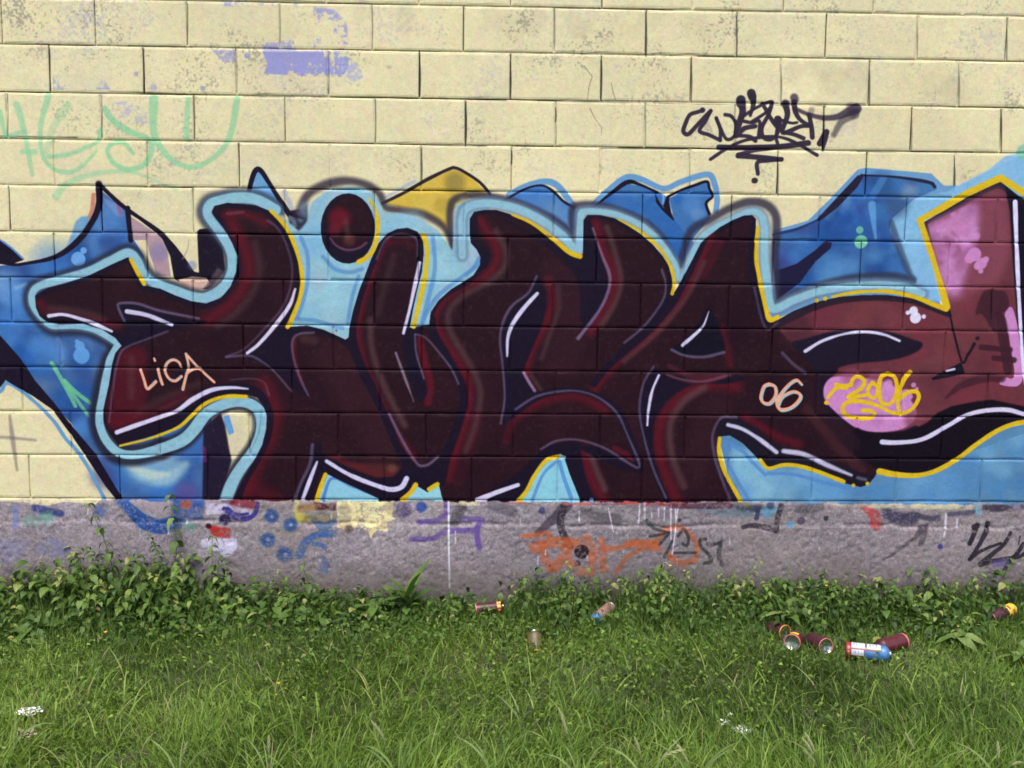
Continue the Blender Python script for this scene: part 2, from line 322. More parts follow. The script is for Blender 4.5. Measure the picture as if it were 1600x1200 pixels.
    fill([(920, 325), (945, 310), (980, 287), (1000, 290), (1027, 300), (1032, 320), (1052, 342), (1046, 310), (1070, 296), (1105, 283), (1112, 305), (1103, 320), (1110, 340), (1085, 370), (1066, 420), (1050, 410), (1030, 370), (1000, 345), (960, 328)], (48, 102, 168), 1, .6, mot=.12)
    fill([(1030, 300), (1046, 310), (1050, 340), (1085, 380), (1062, 420), (1040, 380), (1015, 350), (1000, 320)], (48, 100, 166), 1, .8, mot=.1)
    blob(1080, 320, 14, (86, 136, 196), .6, 14); blob(1090, 335, 10, (110, 150, 190), .5, 10); blob(1045, 395, 16, (40, 92, 160), .5, 14)
    stroke([(1036, 305), (1036, 318)], 1.5, (120, 160, 215), .9, 1); stroke([(930, 322), (955, 302), (980, 285), (1000, 289), (1027, 301)], (1.6, 3, 3.4, 2, 2.2), BLK, 1, .8)
    fill([(1023, 300), (1027, 310), (1036, 324), (1045, 330), (1054, 346), (1048, 341), (1034, 328), (1025, 316)], BLK, 1, .6); fill([(1036, 322), (1041, 308), (1047, 304), (1045, 315), (1048, 330), (1054, 345)], BLK, 1, .6)
    stroke([(1043, 308), (1065, 297), (1085, 290), (1104, 284), (1108, 295), (1113, 307), (1103, 318), (1108, 335)], (2.2, 2.2, 2, 2.4), BLK, 1, .8)
    # right wing
    fill([(1208, 360), (1262, 345), (1290, 318), (1340, 265), (1352, 262), (1455, 271), (1475, 290), (1500, 290), (1600, 240), (1660, 240), (1660, 330), (1480, 330), (1440, 345), (1470, 480), (1480, 490), (1350, 470), (1270, 478), (1205, 500)], LBL, 1, .8, mot=.08)
    fill([(1480, 300), (1500, 288), (1545, 265), (1572, 243), (1600, 238), (1680, 230), (1680, 330), (1600, 320), (1564, 285), (1500, 312), (1440, 345), (1450, 380), (1475, 470), (1440, 470), (1400, 440), (1385, 350), (1420, 310)], (136, 186, 218), .95, 3, mot=.1)
    fill([(1208, 370), (1262, 352), (1290, 334), (1345, 272), (1395, 275), (1452, 284), (1465, 295), (1430, 310), (1395, 340), (1390, 360), (1410, 400), (1428, 440), (1340, 436), (1260, 455), (1212, 478)], (50, 92, 148), 1, .7, mot=.15)
    mottle([(1208, 370), (1262, 352), (1290, 334), (1345, 272), (1395, 275), (1452, 284), (1465, 295), (1430, 310), (1395, 340), (1390, 360), (1410, 400), (1428, 440), (1340, 436), (1260, 455), (1212, 478)], [(34, 70, 130), (60, 70, 130), (66, 120, 176), (40, 84, 150), (90, 140, 186)], 90, 20, .8, None, 5)
    for x, y, r, c, a in ((1375, 290, 22, (46, 84, 132), .8), (1400, 320, 20, (60, 84, 120), .7), (1330, 350, 28, (40, 84, 156), .6), (1370, 370, 22, (44, 82, 150), .6), (1290, 420, 24, (90, 140, 190), .5), (1260, 395, 24, (60, 110, 176), .5), (1420, 300, 14, (140, 160, 176), .55), (1345, 300, 18, (56, 120, 190), .5), (1395, 425, 18, (50, 92, 160), .5)):
        blob(x, y, r, c, a, r*1.1, 12)
    stroke([(1362, 320), (1365, 350), (1368, 372)], (6, 4, 2), (100, 156, 210), .8, 3); stroke([(1380, 278), (1364, 305)], 6, (88, 146, 206), .5, 5)
    stroke([(1208, 367), (1245, 358), (1275, 345)], (2, 2.2, 1.6), (34, 50, 90), .9, 1); fill([(1274, 345), (1340, 274), (1350, 274), (1340, 292), (1308, 325), (1282, 345)], (40, 34, 54), 1, .7)
    stroke([(1345, 274), (1400, 277), (1450, 285), (1460, 292)], (1.6, 2, 2.6, 2.6), (40, 34, 56), .95, 1.4)
    fill([(1210, 424), (1245, 412), (1275, 390), (1290, 376), (1300, 379), (1298, 388), (1275, 408), (1262, 425), (1250, 442), (1212, 470)], (34, 30, 58), 1, .8)
    blob(1345, 378, 10.5, (120, 196, 160), .95, 2.5, 5); blob(1343, 360, 5.5, (110, 186, 156), .9, 2.5, 3)
    stroke([(1215, 474), (1250, 458), (1290, 444), (1340, 434), (1390, 432), (1425, 438)], 6.5, (50, 56, 76), .85, 8); stroke([(1392, 348), (1402, 380), (1415, 415), (1426, 440)], (5, 6, 4), (60, 76, 104), .75, 6)
    blob(1600, 238, 12, (120, 190, 160), .8, 5, 4)
    # light blue ground under the swoosh
    fill([(1118, 668), (1160, 680), (1195, 715), (1290, 728), (1345, 745), (1375, 728), (1440, 742), (1500, 715), (1560, 672), (1680, 645), (1680, 788), (1158, 787), (1140, 750)], LBR, 1, .5, mot=.08)
    mottle([(1140, 690), (1195, 725), (1290, 742), (1370, 760), (1440, 745), (1520, 705), (1680, 650), (1680, 785), (1160, 785)], [(100, 158, 198), (74, 122, 172), (120, 172, 200), (80, 134, 184)], 70, 26, .65, None, 6)
    for x, y, r, c, a in ((1170, 730, 30, (140, 190, 205), .7), (1220, 760, 26, (130, 180, 200), .6), (1190, 772, 18, (150, 196, 206), .5), (1290, 765, 30, (100, 160, 205), .5), (1450, 765, 50, (108, 160, 200), .4), (1250, 745, 16, (130, 176, 204), .5)):
        blob(x, y, r, c, a, r, 14)
    for c in ([(1133, 692), (1137, 722), (1152, 752), (1168, 778)], [(1134, 691), (1160, 706), (1175, 722), (1195, 742)], [(1200, 740), (1240, 742), (1290, 755), (1330, 765)]): stroke(c, 2.8, (84, 134, 190), .8, 2.5)
    # ================= cyan bodies behind letters =================
    sh = (38, 36, 50)
    H1 = [(190, 540), (170, 526), (150, 515), (125, 509), (97, 509), (80, 509), (64, 496), (52, 478), (50, 460), (62, 447), (100, 436), (140, 424), (175, 407), (200, 396), (214, 408), (224, 427), (240, 442), (275, 456), (300, 465), (322, 466), (347, 452), (361, 430), (363, 405), (356, 382), (340, 359), (324, 336), (328, 320), (348, 313), (375, 309), (402, 313), (430, 328)]
    H2 = [(186, 536), (173, 560), (168, 582), (160, 620), (155, 650), (157, 670), (168, 692), (186, 708), (212, 711), (250, 702), (282, 690), (300, 675), (322, 647), (350, 632), (375, 628), (395, 634), (407, 648), (409, 672), (399, 700), (382, 724), (366, 748), (352, 778)]
    HN = [(722, 400), (721, 365), (722, 340), (728, 326), (748, 319), (775, 319), (812, 328), (848, 346), (878, 368), (903, 392), (907, 340), (913, 331), (938, 331), (968, 337), (1002, 353), (1032, 380), (1054, 412), (1062, 436), (1076, 412), (1090, 380), (1107, 362), (1142, 343), (1172, 331), (1188, 336), (1194, 355), (1194, 400), (1198, 440), (1206, 482), (1240, 469), (1278, 456), (1320, 449), (1370, 446), (1412, 449), (1440, 460)]
    stroke(H1, (17, 17, 16, 14, 13, 14, 15, 16, 14, 14, 16, 16, 14, 14), sh, .85, 12)
    stroke(H2[:10], (10, 17, 17, 20, 17), sh, .9, 12); stroke(H2[9:], (16, 14, 14, 15, 17), sh, .9, 10)
    stroke([(467, 332), (480, 305), (505, 290), (540, 283), (572, 289), (592, 303), (602, 324), (625, 329), (660, 335), (690, 352), (704, 375), (707, 388)], (6.5, 6.5, 6, 5.5, 5), (58, 50, 62), .85, 9)
    stroke([(708, 385), (703, 350), (704, 322), (714, 310), (740, 305), (775, 309), (812, 319), (852, 337), (882, 356), (894, 372), (894, 328), (906, 321), (932, 321), (962, 328), (1002, 345), (1033, 372), (1058, 415), (1068, 392), (1080, 360), (1108, 344), (1140, 326), (1170, 316), (1196, 320), (1211, 336), (1213, 362), (1210, 400), (1212, 440), (1214, 470), (1245, 458)], (6, 6, 6, 6, 7, 6), (52, 48, 66), .85, 8)
    fill([(425, 322), (445, 342), (468, 362), (480, 345), (488, 315), (510, 298), (540, 291), (570, 294), (588, 306), (600, 331), (630, 334), (660, 343), (685, 360), (707, 392), (709, 350), (712, 320), (735, 311), (765, 316), (765, 400), (740, 440), (690, 485), (672, 514), (545, 532), (455, 513), (440, 420)], CYAN, 1, 1.5, mot=.06)
    mottle([(430, 330), (480, 345), (510, 298), (560, 291), (600, 331), (660, 343), (707, 392), (735, 311), (765, 320), (740, 440), (672, 514), (545, 532), (455, 513)], [(120, 176, 206), (156, 200, 210), (168, 182, 196), (130, 182, 200)], 80, 14, .6, None, 7)
    for x, y, r, c, a in ((490, 375, 26, (120, 176, 212), .5), (520, 460, 24, (156, 200, 214), .5), (500, 440, 14, (170, 178, 196), .4), (690, 415, 22, (160, 204, 214), .5), (640, 350, 20, (150, 196, 214), .5), (480, 330, 14, (140, 176, 200), .5), (515, 490, 12, (160, 190, 205), .5), (725, 318, 10, (170, 180, 150), .45)):
        blob(x, y, r, c, a, r, 10)
    stroke(HN, (10, 10, 10, 11, 11, 11, 10, 9, 8, 9, 9, 9, 9, 11, 12, 12, 12, 11), (104, 124, 146), .75, 8)
    stroke(H1, (9, 10, 9, 8, 8, 9, 10, 10, 10, 11, 12, 12, 12), (92, 120, 144), .6, 6)
    stroke(H1, (6, 6.5, 6, 5, 5, 6, 7, 7.5, 6, 8.5, 8.5, 8, 8, 7, 7.5, 8, 8), CYAN, 1, 2.5)
    stroke(H2, (5, 6.5, 6.5, 7, 7, 7, 9.5, 9.5, 8.5, 8, 9.5, 9, 9, 10.5), CYAN, 1, 2.5)
    stroke(HN, (6, 6, 6, 6.5, 6.5, 6, 5, 4.6, 4.6, 4.5, 4.5, 4.5, 4.5, 6, 6.5, 6.5, 6, 6, 6), CYAN, 1, 4)
    for c in ([(470, 372), (480, 400), (480, 440), (472, 475), (464, 498)], [(505, 402), (522, 420), (545, 426), (565, 421)], [(560, 432), (550, 465), (543, 505)], [(462, 499), (490, 501), (520, 509), (535, 513)], [(676, 372), (679, 420), (668, 470), (659, 505)], [(748, 404), (738, 420), (712, 440), (685, 462), (668, 486), (660, 506)], [(752, 398), (748, 412), (728, 430)]):
        stroke(c, 3.2, INB, .75, 3.5)
    for c in ([(70, 508), (100, 508), (150, 512)],): stroke(c, 2, (96, 150, 190), .4, 3)
    stroke([(408, 640), (405, 672), (392, 705)], 1.2, (84, 140, 160), .5, 1.5); stroke([(398, 645), (396, 675)], 1, (84, 140, 160), .4, 1.5)
    for c in ([(700, 400), (722, 398)], [(695, 408), (715, 408)]): stroke(c, 1.5, (140, 160, 170), .5, 3, rough=3)
    blob(525, 517, 2, (60, 80, 100), .6, 1.5)
    fill([(355, 645), (363, 642), (377, 655), (382, 675), (378, 695), (366, 718), (360, 700), (356, 672)], (214, 204, 166), 1, 1.5)
    fill([(349, 650), (358, 648), (364, 668), (366, 676), (358, 680), (352, 665)], (90, 150, 205), .9, 1); fill([(318, 668), (345, 645), (352, 665), (358, 700), (362, 720), (340, 790), (316, 790)], (36, 28, 48), 1, 2)
    stroke([(318, 700), (320, 720)], 3, (130, 50, 110), .6, 3)
    # ================= letter bodies =================
    top = [(55, 462), (75, 450), (105, 442), (140, 430), (175, 413), (200, 402), (208, 410), (224, 446), (250, 451), (275, 462), (300, 471), (322, 474), (345, 466), (360, 448), (369, 425), (371, 400), (363, 380), (350, 357), (338, 342), (331, 332), (335, 322), (355, 317), (400, 321), (420, 329), (432, 340), (445, 357), (457, 382), (466, 410), (470, 440), (466, 465), (457, 490), (450, 511),
           (480, 509), (505, 515), (525, 524), (540, 531), (545, 527), (546, 512), (552, 485), (562, 452), (570, 432), (580, 405), (592, 380), (605, 365), (620, 358), (637, 356), (652, 362), (661, 374), (662, 395), (659, 425), (652, 452), (645, 485), (640, 512), (655, 510), (671, 507), (673, 488), (685, 470), (705, 452), (725, 440), (740, 430), (750, 414), (751, 402), (745, 390), (736, 380), (734, 365), (734, 342), (741, 331), (757, 328), (775, 328), (795, 334), (815, 341), (835, 352), (855, 367), (875, 382), (890, 395), (906, 404),
           (911, 396), (912, 344), (918, 336), (937, 336), (960, 341), (980, 352), (1000, 365), (1020, 382), (1035, 400), (1045, 415), (1050, 435), (1052, 459), (1060, 447), (1072, 425), (1085, 400), (1095, 380), (1106, 370), (1125, 355), (1145, 344), (1162, 337), (1175, 336), (1181, 342), (1181, 355), (1179, 375), (1180, 400), (1184, 430), (1190, 465), (1197, 492), (1201, 503), (1215, 500), (1240, 486), (1275, 472), (1312, 464), (1350, 461), (1387, 461), (1425, 466), (1450, 475), (1482, 487),
           (1472, 452), (1462, 415), (1452, 375), (1444, 347), (1470, 332), (1500, 315), (1532, 295), (1564, 284), (1590, 305), (1610, 316), (1680, 300)]
    bot = [(1680, 650), (1605, 660), (1580, 664), (1555, 675), (1525, 695), (1495, 717), (1462, 735), (1432, 742), (1400, 741), (1372, 735), (1367, 745), (1357, 757), (1345, 761), (1320, 755), (1287, 740), (1250, 729), (1225, 726), (1200, 732), (1190, 722), (1180, 712), (1160, 692), (1140, 680), (1126, 682), (1122, 700), (1129, 728), (1142, 757), (1160, 785),
           (908, 785), (900, 765), (890, 740), (882, 716), (873, 712), (855, 720), (836, 745), (812, 785), (694, 785), (690, 775), (686, 758), (668, 769), (650, 758), (630, 785), (602, 784), (575, 771), (540, 755), (512, 741), (495, 785), (362, 786), (378, 752), (397, 720), (410, 695), (416, 670), (417, 650), (412, 635), (402, 621), (387, 617), (370, 617), (345, 621), (320, 631), (300, 645), (280, 665), (250, 677), (225, 685), (185, 695), (170, 676), (162, 660), (161, 642), (170, 602), (175, 570), (180, 552), (190, 540),
           (180, 528), (160, 515), (130, 506), (95, 507), (75, 504), (62, 494), (56, 480)]
    # bottom wedges of cyan first
    fill([(497, 787), (512, 738), (540, 750), (575, 765), (620, 787)], (140, 196, 212), 1, .8); fill([(625, 787), (650, 752), (668, 765), (686, 752), (694, 787)], (150, 204, 214), 1, .8); fill([(812, 787), (836, 742), (855, 718), (873, 710), (885, 712), (895, 745), (912, 787)], (140, 200, 214), 1, .8)
    stroke([(504, 781), (518, 748), (550, 760), (585, 774), (600, 782)], 2.6, (74, 122, 184), .85, 1.5); stroke([(832, 780), (848, 742), (868, 722)], 2.6, INB, .85, 1.8); stroke([(874, 722), (880, 745), (892, 778)], 3.2, (84, 140, 196), .85, 1.8)
    full, fx, fy = polymask(top+bot, False, .5); BODY = np.zeros((H, W), np.float32); BODY[fy:fy+full.shape[0], fx:fx+full.shape[1]] = full
    fill(top+bot, MAR, 1, .5)
    outline = top+bot
    def S(c, r, col, a=1, soft=1.3): stroke(c, r, col, a, soft, clip=BODY)
    def F(c, col, a=1, soft=.8, sm=True): fill(c, col, a, soft, sm, clip=BODY)
    # ball of the I
    th = np.linspace(0, 2*math.pi, 26)[:-1]
    fill([(543+43*math.cos(k)-2*math.sin(k), 357+56*math.sin(k)) for k in th], CYAN, .9, 3)
    fill([(543.5+43*math.cos(k), 357+55*math.sin(k)) for k in th], BLK, 1, .8) if False else fill([(543.5+42.5*math.cos(k), 357+55*math.sin(k)) for k in th], BLK, 1, .8)
    fill([(546+36*math.cos(k), 349+41*math.sin(k)) for k in th], MAR, 1, 2)
    blob(530, 342, 16, RED, .85, 16); blob(522, 360, 9, (110, 30, 46), .7, 10); blob(545, 375, 9, (96, 52, 48), .7, 10); stroke([(540, 345), (543, 372)], 4, BRN, .4, 6)
    stroke([(515, 372), (525, 384), (542, 391), (560, 388), (572, 380)], 1.8, (110, 70, 96), .75, 2)
    mottle(outline, [(50, 26, 34), (32, 17, 26), (58, 29, 36), (40, 20, 34)], 160, 26, .4, BODY, 12)
    # ---- black inside edge
    ot = outline+[outline[0]]
    S(ot[:36], 8, BLK, .97, 3); S(ot[35:67], 8, BLK, .97, 3); S(ot[66:107], 7, BLK, .97, 3); S(ot[106:120], 6, BLK, .9, 4); S(ot[-90:-30], 7, BLK, .95, 3) if False else None
    nb = len(top)
    # right letter brown face
    F([(1215, 510), (1240, 495), (1275, 479), (1312, 471), (1350, 468), (1387, 468), (1425, 473), (1450, 482), (1484, 495), (1476, 455), (1462, 400), (1449, 350), (1472, 337), (1534, 302), (1562, 291), (1578, 305), (1586, 400), (1594, 520), (1600, 560), (1680, 560), (1680, 640), (1600, 636), (1550, 625), (1487, 635), (1465, 645), (1450, 660), (1425, 672), (1350, 676), (1300, 650), (1285, 600), (1300, 560), (1260, 545), (1230, 530)], BRO, 1, 1.5, False)
    mottle([(1240, 500), (1350, 468), (1484, 495), (1449, 350), (1562, 291), (1680, 330), (1680, 640), (1430, 670), (1300, 650), (1285, 600)], [(124, 62, 66), (92, 46, 56), (120, 50, 62), (108, 60, 64)], 110, 22, .6, BODY, 8)
    blob(1245, 515, 26, (70, 36, 46), .7, 26, clip=BODY); blob(1290, 495, 22, (112, 46, 62), .5, 22, clip=BODY); blob(1400, 510, 22, (120, 60, 68), .5, 22, clip=BODY); blob(1450, 500, 22, (120, 50, 60), .4, 20, clip=BODY)
    stroke([(1215, 506), (1245, 491), (1280, 477), (1315, 470), (1350, 467), (1390, 467), (1425, 472), (1450, 481), (1484, 494)], (7, 7, 4.5, 4, 3.5, 3), (44, 32, 44), .95, 3, BODY)
    stroke([(1484, 492), (1472, 450), (1450, 385), (1446, 350), (1472, 337), (1534, 301), (1563, 290), (1590, 310)], (2.5, 2.5, 4, 5, 3, 4, 5, 7), (46, 36, 50), .95, 2, BODY)
    F([(1450, 352), (1472, 340), (1534, 304), (1562, 293), (1574, 310), (1578, 400), (1560, 440), (1484, 480), (1470, 430)], (134, 72, 88), .75, 14, False)
    # pinks
    F([(1452, 350), (1480, 337), (1526, 315), (1530, 335), (1526, 370), (1518, 395), (1508, 430), (1500, 462), (1476, 462), (1462, 405)], PNK, .88, 14, False)
    mottle([(1450, 350), (1530, 312), (1532, 370), (1505, 440), (1474, 450)], [(160, 96, 140), (206, 144, 198), (140, 76, 106)], 34, 10, .75, BODY, 9)
    blob(1480, 380, 12, (160, 100, 140), .5, 12, 20, BODY); blob(1500, 415, 10, (140, 80, 110), .5, 10, 10, BODY); blob(1510, 350, 14, (196, 130, 180), .5, 14, 0, BODY)
    for x, y, r in ((1522, 398, 11), (1515, 404, 8), (1533, 412, 9), (1527, 416, 6), (1532, 424, 4), (1540, 406, 5)): blob(x, y, r, PNK, .95, 2.5)
    for x, y, r in ((1427, 486, 7), (1430, 497, 9), (1418, 489, 3.5), (1443, 495, 3.5)): blob(x, y, r, (224, 216, 236), .97, 1.6)
    F([(1283, 605), (1292, 593), (1310, 588), (1345, 590), (1380, 596), (1408, 610), (1425, 628), (1432, 650), (1415, 668), (1385, 675), (1350, 674), (1317, 658), (1290, 632)], PNK, 1, 3)
    blob(1330, 590, 14, (150, 80, 110), .6, 14, 6, BODY); blob(1370, 592, 14, (150, 80, 110), .6, 12, 6, BODY); blob(1345, 620, 9, (170, 110, 160), .6, 8, 4, BODY); blob(1388, 600, 7, (206, 144, 196), .8, 5); blob(1370, 655, 12, (170, 110, 160), .5, 14, 10, BODY); blob(1428, 655, 16, (128, 64, 80), .7, 14, 0, BODY); blob(1420, 605, 12, BRO, .9, 12, 0, BODY)
    for x, y, r in ((1427, 602, 4), (1432, 608, 3), (1415, 617, 9), (1414, 632, 6), (1420, 620, 6)): blob(x, y, r, PNK, .9, 2)
    # right edge stem
    F([(1570, 286), (1590, 300), (1612, 316), (1680, 310), (1680, 560), (1594, 560), (1588, 480), (1582, 400), (1578, 330)], (26, 22, 34), 1, 1.2, False)
    F([(1570, 492), (1581, 480), (1590, 510), (1596, 560), (1598, 590), (1592, 602), (1580, 604), (1562, 600), (1570, 590), (1585, 586), (1577, 530)], PNK, 1, 1)
    stroke([(1586, 316), (1588, 380), (1591, 450), (1595, 520), (1599, 575), (1602, 600)], (3.6, 3.4, 2.8, 2.2), WHT, 1, 1.2)
    DB = (60, 32, 42)
    F([(1524, 490), (1537, 456), (1560, 453), (1572, 458), (1577, 475), (1572, 486), (1555, 495), (1556, 520), (1535, 492)], DB, .85, 2.5); F([(1555, 490), (1571, 496), (1578, 540), (1582, 578), (1570, 584), (1562, 540)], DB, .85, 2.5)
    stroke([(1533, 543), (1578, 547)], 4.5, DB, .9, 3, BODY); stroke([(1553, 560), (1584, 563)], 4.5, DB, .9, 3, BODY); stroke([(1549, 456), (1549, 500)], 1.2, (40, 26, 34), .8, 1)
    stroke([(1483, 487), (1490, 520), (1503, 566), (1512, 555), (1522, 538)], (1.6, 1.6, 2.2, 2.4), (34, 24, 34), 1, 1.2); blob(1527, 529, 3.4, (40, 26, 36), .9, 1.5)
    fill([(1455, 591), (1477, 579), (1502, 566), (1508, 584), (1490, 588), (1458, 594)], (30, 24, 34), 1, .8); stroke([(1479, 580), (1491, 577)], 2, WHT, .9, 1.2)
    stroke([(1478, 622), (1500, 604), (1537, 591), (1565, 592)], (2, 6, 7, 6), DB, .75, 5, BODY); stroke([(1500, 590), (1545, 583), (1580, 590)], 2, (100, 50, 60), .6, 4, BODY)
    # leaf and swoosh in black
    F([(1237, 536), (1255, 530), (1275, 524), (1305, 517), (1340, 515), (1372, 516), (1400, 521), (1425, 530), (1441, 536), (1436, 547), (1415, 557), (1390, 563), (1360, 566), (1325, 570), (1300, 580), (1285, 592), (1272, 575), (1250, 552)], (32, 25, 40), 1, 1.2)
    S([(1300, 578), (1287, 590), (1280, 606), (1285, 630), (1312, 657), (1345, 677), (1400, 682), (1430, 672)], (9, 7, 5, 5, 7), (34, 24, 38), 1, 3)
    F([(1310, 690), (1340, 668), (1352, 676), (1400, 677), (1428, 671), (1450, 660), (1465, 645), (1487, 635), (1525, 627), (1550, 625), (1600, 635), (1680, 640), (1680, 650), (1605, 658), (1580, 663), (1555, 674), (1525, 694), (1495, 716), (1462, 734), (1432, 741), (1400, 740), (1372, 734), (1340, 716)], (26, 18, 28), 1, 1.5, False)
    F([(1255, 600), (1275, 600), (1290, 640), (1330, 670), (1345, 690), (1335, 710), (1372, 736), (1366, 750), (1345, 760), (1310, 740), (1330, 725), (1300, 690), (1265, 650)], (44, 26, 36), .8, 5, False)
    # ---- reds, browns
    def rd(c, r=6, a=.85): S(c, np.asarray(r)*.9, RED, a*.85, r*2.1)
    def br(c, r=4, a=.5): S(c, np.asarray(r)*1.1, BRN, min(.8, a*1.15), r*2.2)
    rd([(352, 336), (372, 334), (398, 341), (415, 350)], 6, .65); rd([(362, 350), (380, 385), (388, 420), (378, 452), (352, 482), (325, 500)], 10, .8); br([(398, 380), (405, 420), (396, 455), (372, 486), (340, 510)], 5, .3)
    rd([(62, 472), (75, 490), (100, 494), (140, 503), (175, 514)], 6, .6); br([(80, 482), (120, 487), (160, 498)], 5, .35); S([(185, 510), (150, 500)], 5, (90, 30, 44), .5, 6)
    F([(180, 560), (196, 545), (225, 545), (230, 580), (225, 640), (200, 665), (170, 668), (166, 640)], RED, .5, 10); rd([(176, 660), (210, 655), (250, 640), (285, 620)], 8, .5); br([(205, 560), (205, 620)], 5, .3); br([(215, 645), (260, 620), (310, 600)], 5, .25); br([(250, 640), (300, 618)], 3, .2)
    rd([(600, 375), (583, 418), (568, 462), (558, 505), (560, 535), (568, 572), (583, 605), (601, 646), (621, 684), (643, 714)], 7, .85); rd([(606, 380), (630, 378), (645, 385)], 5, .4); br([(578, 500), (580, 540), (592, 585), (610, 625), (632, 665)], 4.5, .55); br([(615, 400), (600, 450), (590, 490)], 5, .25)
    rd([(750, 345), (764, 368), (776, 392), (772, 415), (752, 436), (727, 447), (702, 461), (684, 482), (678, 503), (690, 525), (713, 560), (731, 595), (734, 622), (727, 660), (712, 705), (699, 748)], 7.5, .85)
    br([(775, 362), (790, 392), (786, 420), (764, 440), (725, 462), (702, 485), (702, 515), (722, 550), (744, 590), (750, 620), (742, 665), (728, 705)], 4.5, .5)
    rd([(857, 438), (863, 465), (857, 492), (845, 522), (832, 545), (823, 572), (822, 585)], 7, .85); br([(872, 450), (872, 485), (858, 525), (846, 560)], 3.5, .4); br([(830, 588), (845, 610)], 3, .4)
    rd([(930, 350), (942, 390), (957, 420), (960, 447), (947, 482), (922, 518)], 8, .85); br([(948, 355), (962, 400), (970, 440), (960, 475), (940, 508)], 4, .5)
    rd([(1110, 372), (1085, 425), (1062, 468), (1040, 495), (1018, 522), (972, 558), (943, 588), (928, 610)], 7.5, .85); br([(1100, 410), (1075, 460), (1045, 500), (1010, 535), (975, 565)], 3.5, .45)
    rd([(805, 652), (840, 630), (880, 620), (915, 624), (945, 640)], 8, .7); S([(790, 690), (800, 660)], 6, RED, .35, 8)
    rd([(1150, 604), (1120, 600), (1090, 605), (1060, 622), (1037, 648), (1028, 682), (1033, 722), (1046, 757), (1058, 785)], 10, .85); br([(1100, 606), (1070, 626), (1050, 655), (1046, 685), (1052, 720), (1068, 760)], 5, .6)
    rd([(1165, 654), (1190, 668), (1217, 684), (1248, 694)], 7, .75); rd([(1128, 515), (1136, 545), (1140, 570)], 6, .55); S([(1125, 380), (1100, 430)], 6, RED, .35, 8); S([(1260, 640), (1310, 700), (1345, 735)], 8, (80, 40, 44), .5, 10)
    rd([(412, 600), (421, 618), (430, 646), (423, 682), (404, 720), (380, 770)], 12, .75); rd([(380, 760), (410, 770), (430, 785)], 14, .55)
    rd([(910, 702), (918, 732), (930, 760), (945, 785)], 9, .85); br([(922, 708), (932, 735), (945, 765)], 4.5, .6)
    F([(508, 712), (540, 722), (600, 725), (624, 728), (620, 742), (600, 747), (570, 741), (540, 728)], (96, 44, 44), .7, 6); blob(612, 732, 7, (120, 84, 60), .6, 9, 0, BODY); rd([(520, 714), (555, 728), (590, 742), (615, 742)], 4, .5)
    S([(458, 530), (458, 560), (470, 600)], 5, RED, .5, 6); S([(475, 530), (490, 532)], 7, BRN, .4, 9); S([(655, 530), (663, 565), (672, 600), (668, 630)], 6, RED, .7, 7); S([(1045, 572), (1080, 588), (1130, 588)], 4, (96, 40, 52), .5, 5); S([(960, 700), (985, 715), (996, 722)], 4, RED, .6, 4)
    S([(745, 650), (735, 700), (715, 750)], 10, RED, .18, 14); S([(520, 560), (600, 700)], 30, (70, 38, 44), .35, 30); S([(880, 560), (900, 480), (870, 430)], 26, (66, 36, 44), .3, 30); S([(1120, 640), (1080, 740)], 26, (66, 36, 44), .3, 30)
    # ---- black counters and gaps
    F([(183, 478), (190, 474), (215, 475), (250, 486), (290, 499), (325, 502), (290, 512), (262, 519), (230, 531), (197, 545), (188, 541), (182, 530), (198, 512), (190, 498)], BLK, 1, 1.2); S([(70, 498), (110, 500), (150, 508), (182, 524)], 5, BLK, 1, 3)
    F([(384, 556), (402, 546), (430, 522), (450, 508), (478, 511), (462, 522), (455, 540), (459, 570), (468, 598), (482, 620), (462, 608), (440, 588), (418, 573)], BLK, 1, 1.2)
    S([(470, 420), (462, 465), (445, 505), (415, 540)], 5, BLK, .9, 3); S([(480, 511), (510, 518), (540, 534), (552, 545)], 6, BLK, .9, 4)
    S([(600, 368), (575, 425), (556, 480), (549, 525), (563, 572), (581, 608), (601, 652), (622, 700), (640, 728)], (6, 6, 7, 8, 7, 6, 6, 7), BLK, .95, 3)
    S([(656, 380), (656, 420), (648, 460), (640, 505), (642, 540), (650, 580)], (5, 5, 6, 8, 7, 5), BLK, .95, 3); F([(628, 512), (648, 508), (668, 508), (655, 520), (650, 545), (660, 590), (668, 612), (655, 628), (645, 605), (632, 560)], BLK, 1, 1.5)
    S([(672, 500), (678, 525), (693, 548), (710, 580), (722, 604), (724, 632), (711, 676), (696, 716), (690, 752)], (8, 7, 6, 6, 6, 7, 8, 7), BLK, .95, 3)
    S([(752, 412), (730, 440), (695, 460), (676, 482), (670, 505)], 5, BLK, .9, 4); S([(738, 345), (740, 375), (755, 395), (756, 412)], 8, BLK, .9, 4); blob(757, 400, 10, BLK, .8, 8, 0, BODY)
    F([(624, 702), (640, 722), (656, 732), (676, 728), (690, 712), (697, 745), (690, 762), (668, 772), (648, 760), (632, 786), (590, 780), (545, 757), (512, 744), (498, 740), (490, 700), (510, 714), (550, 733), (587, 747), (615, 745), (628, 732)], BLK, 1, 1.2, False)
    S([(495, 700), (490, 735), (478, 765), (468, 790)], (8, 11, 12), BLK, .97, 4)
    F([(838, 428), (850, 448), (853, 478), (845, 512), (833, 542), (819, 578), (826, 598), (836, 613), (812, 630), (798, 652), (784, 664), (787, 622), (785, 572), (781, 532), (786, 505), (803, 478), (825, 455)], BLK, 1, 1.5)
    F([(905, 402), (911, 345), (922, 344), (934, 385), (947, 425), (950, 455), (936, 488), (903, 532), (912, 495), (917, 450), (905, 430)], BLK, 1, 1.5); S([(790, 345), (850, 378), (885, 405), (908, 430), (914, 465), (910, 500)], (2, 4, 7, 9, 8, 4), BLK, .9, 5)
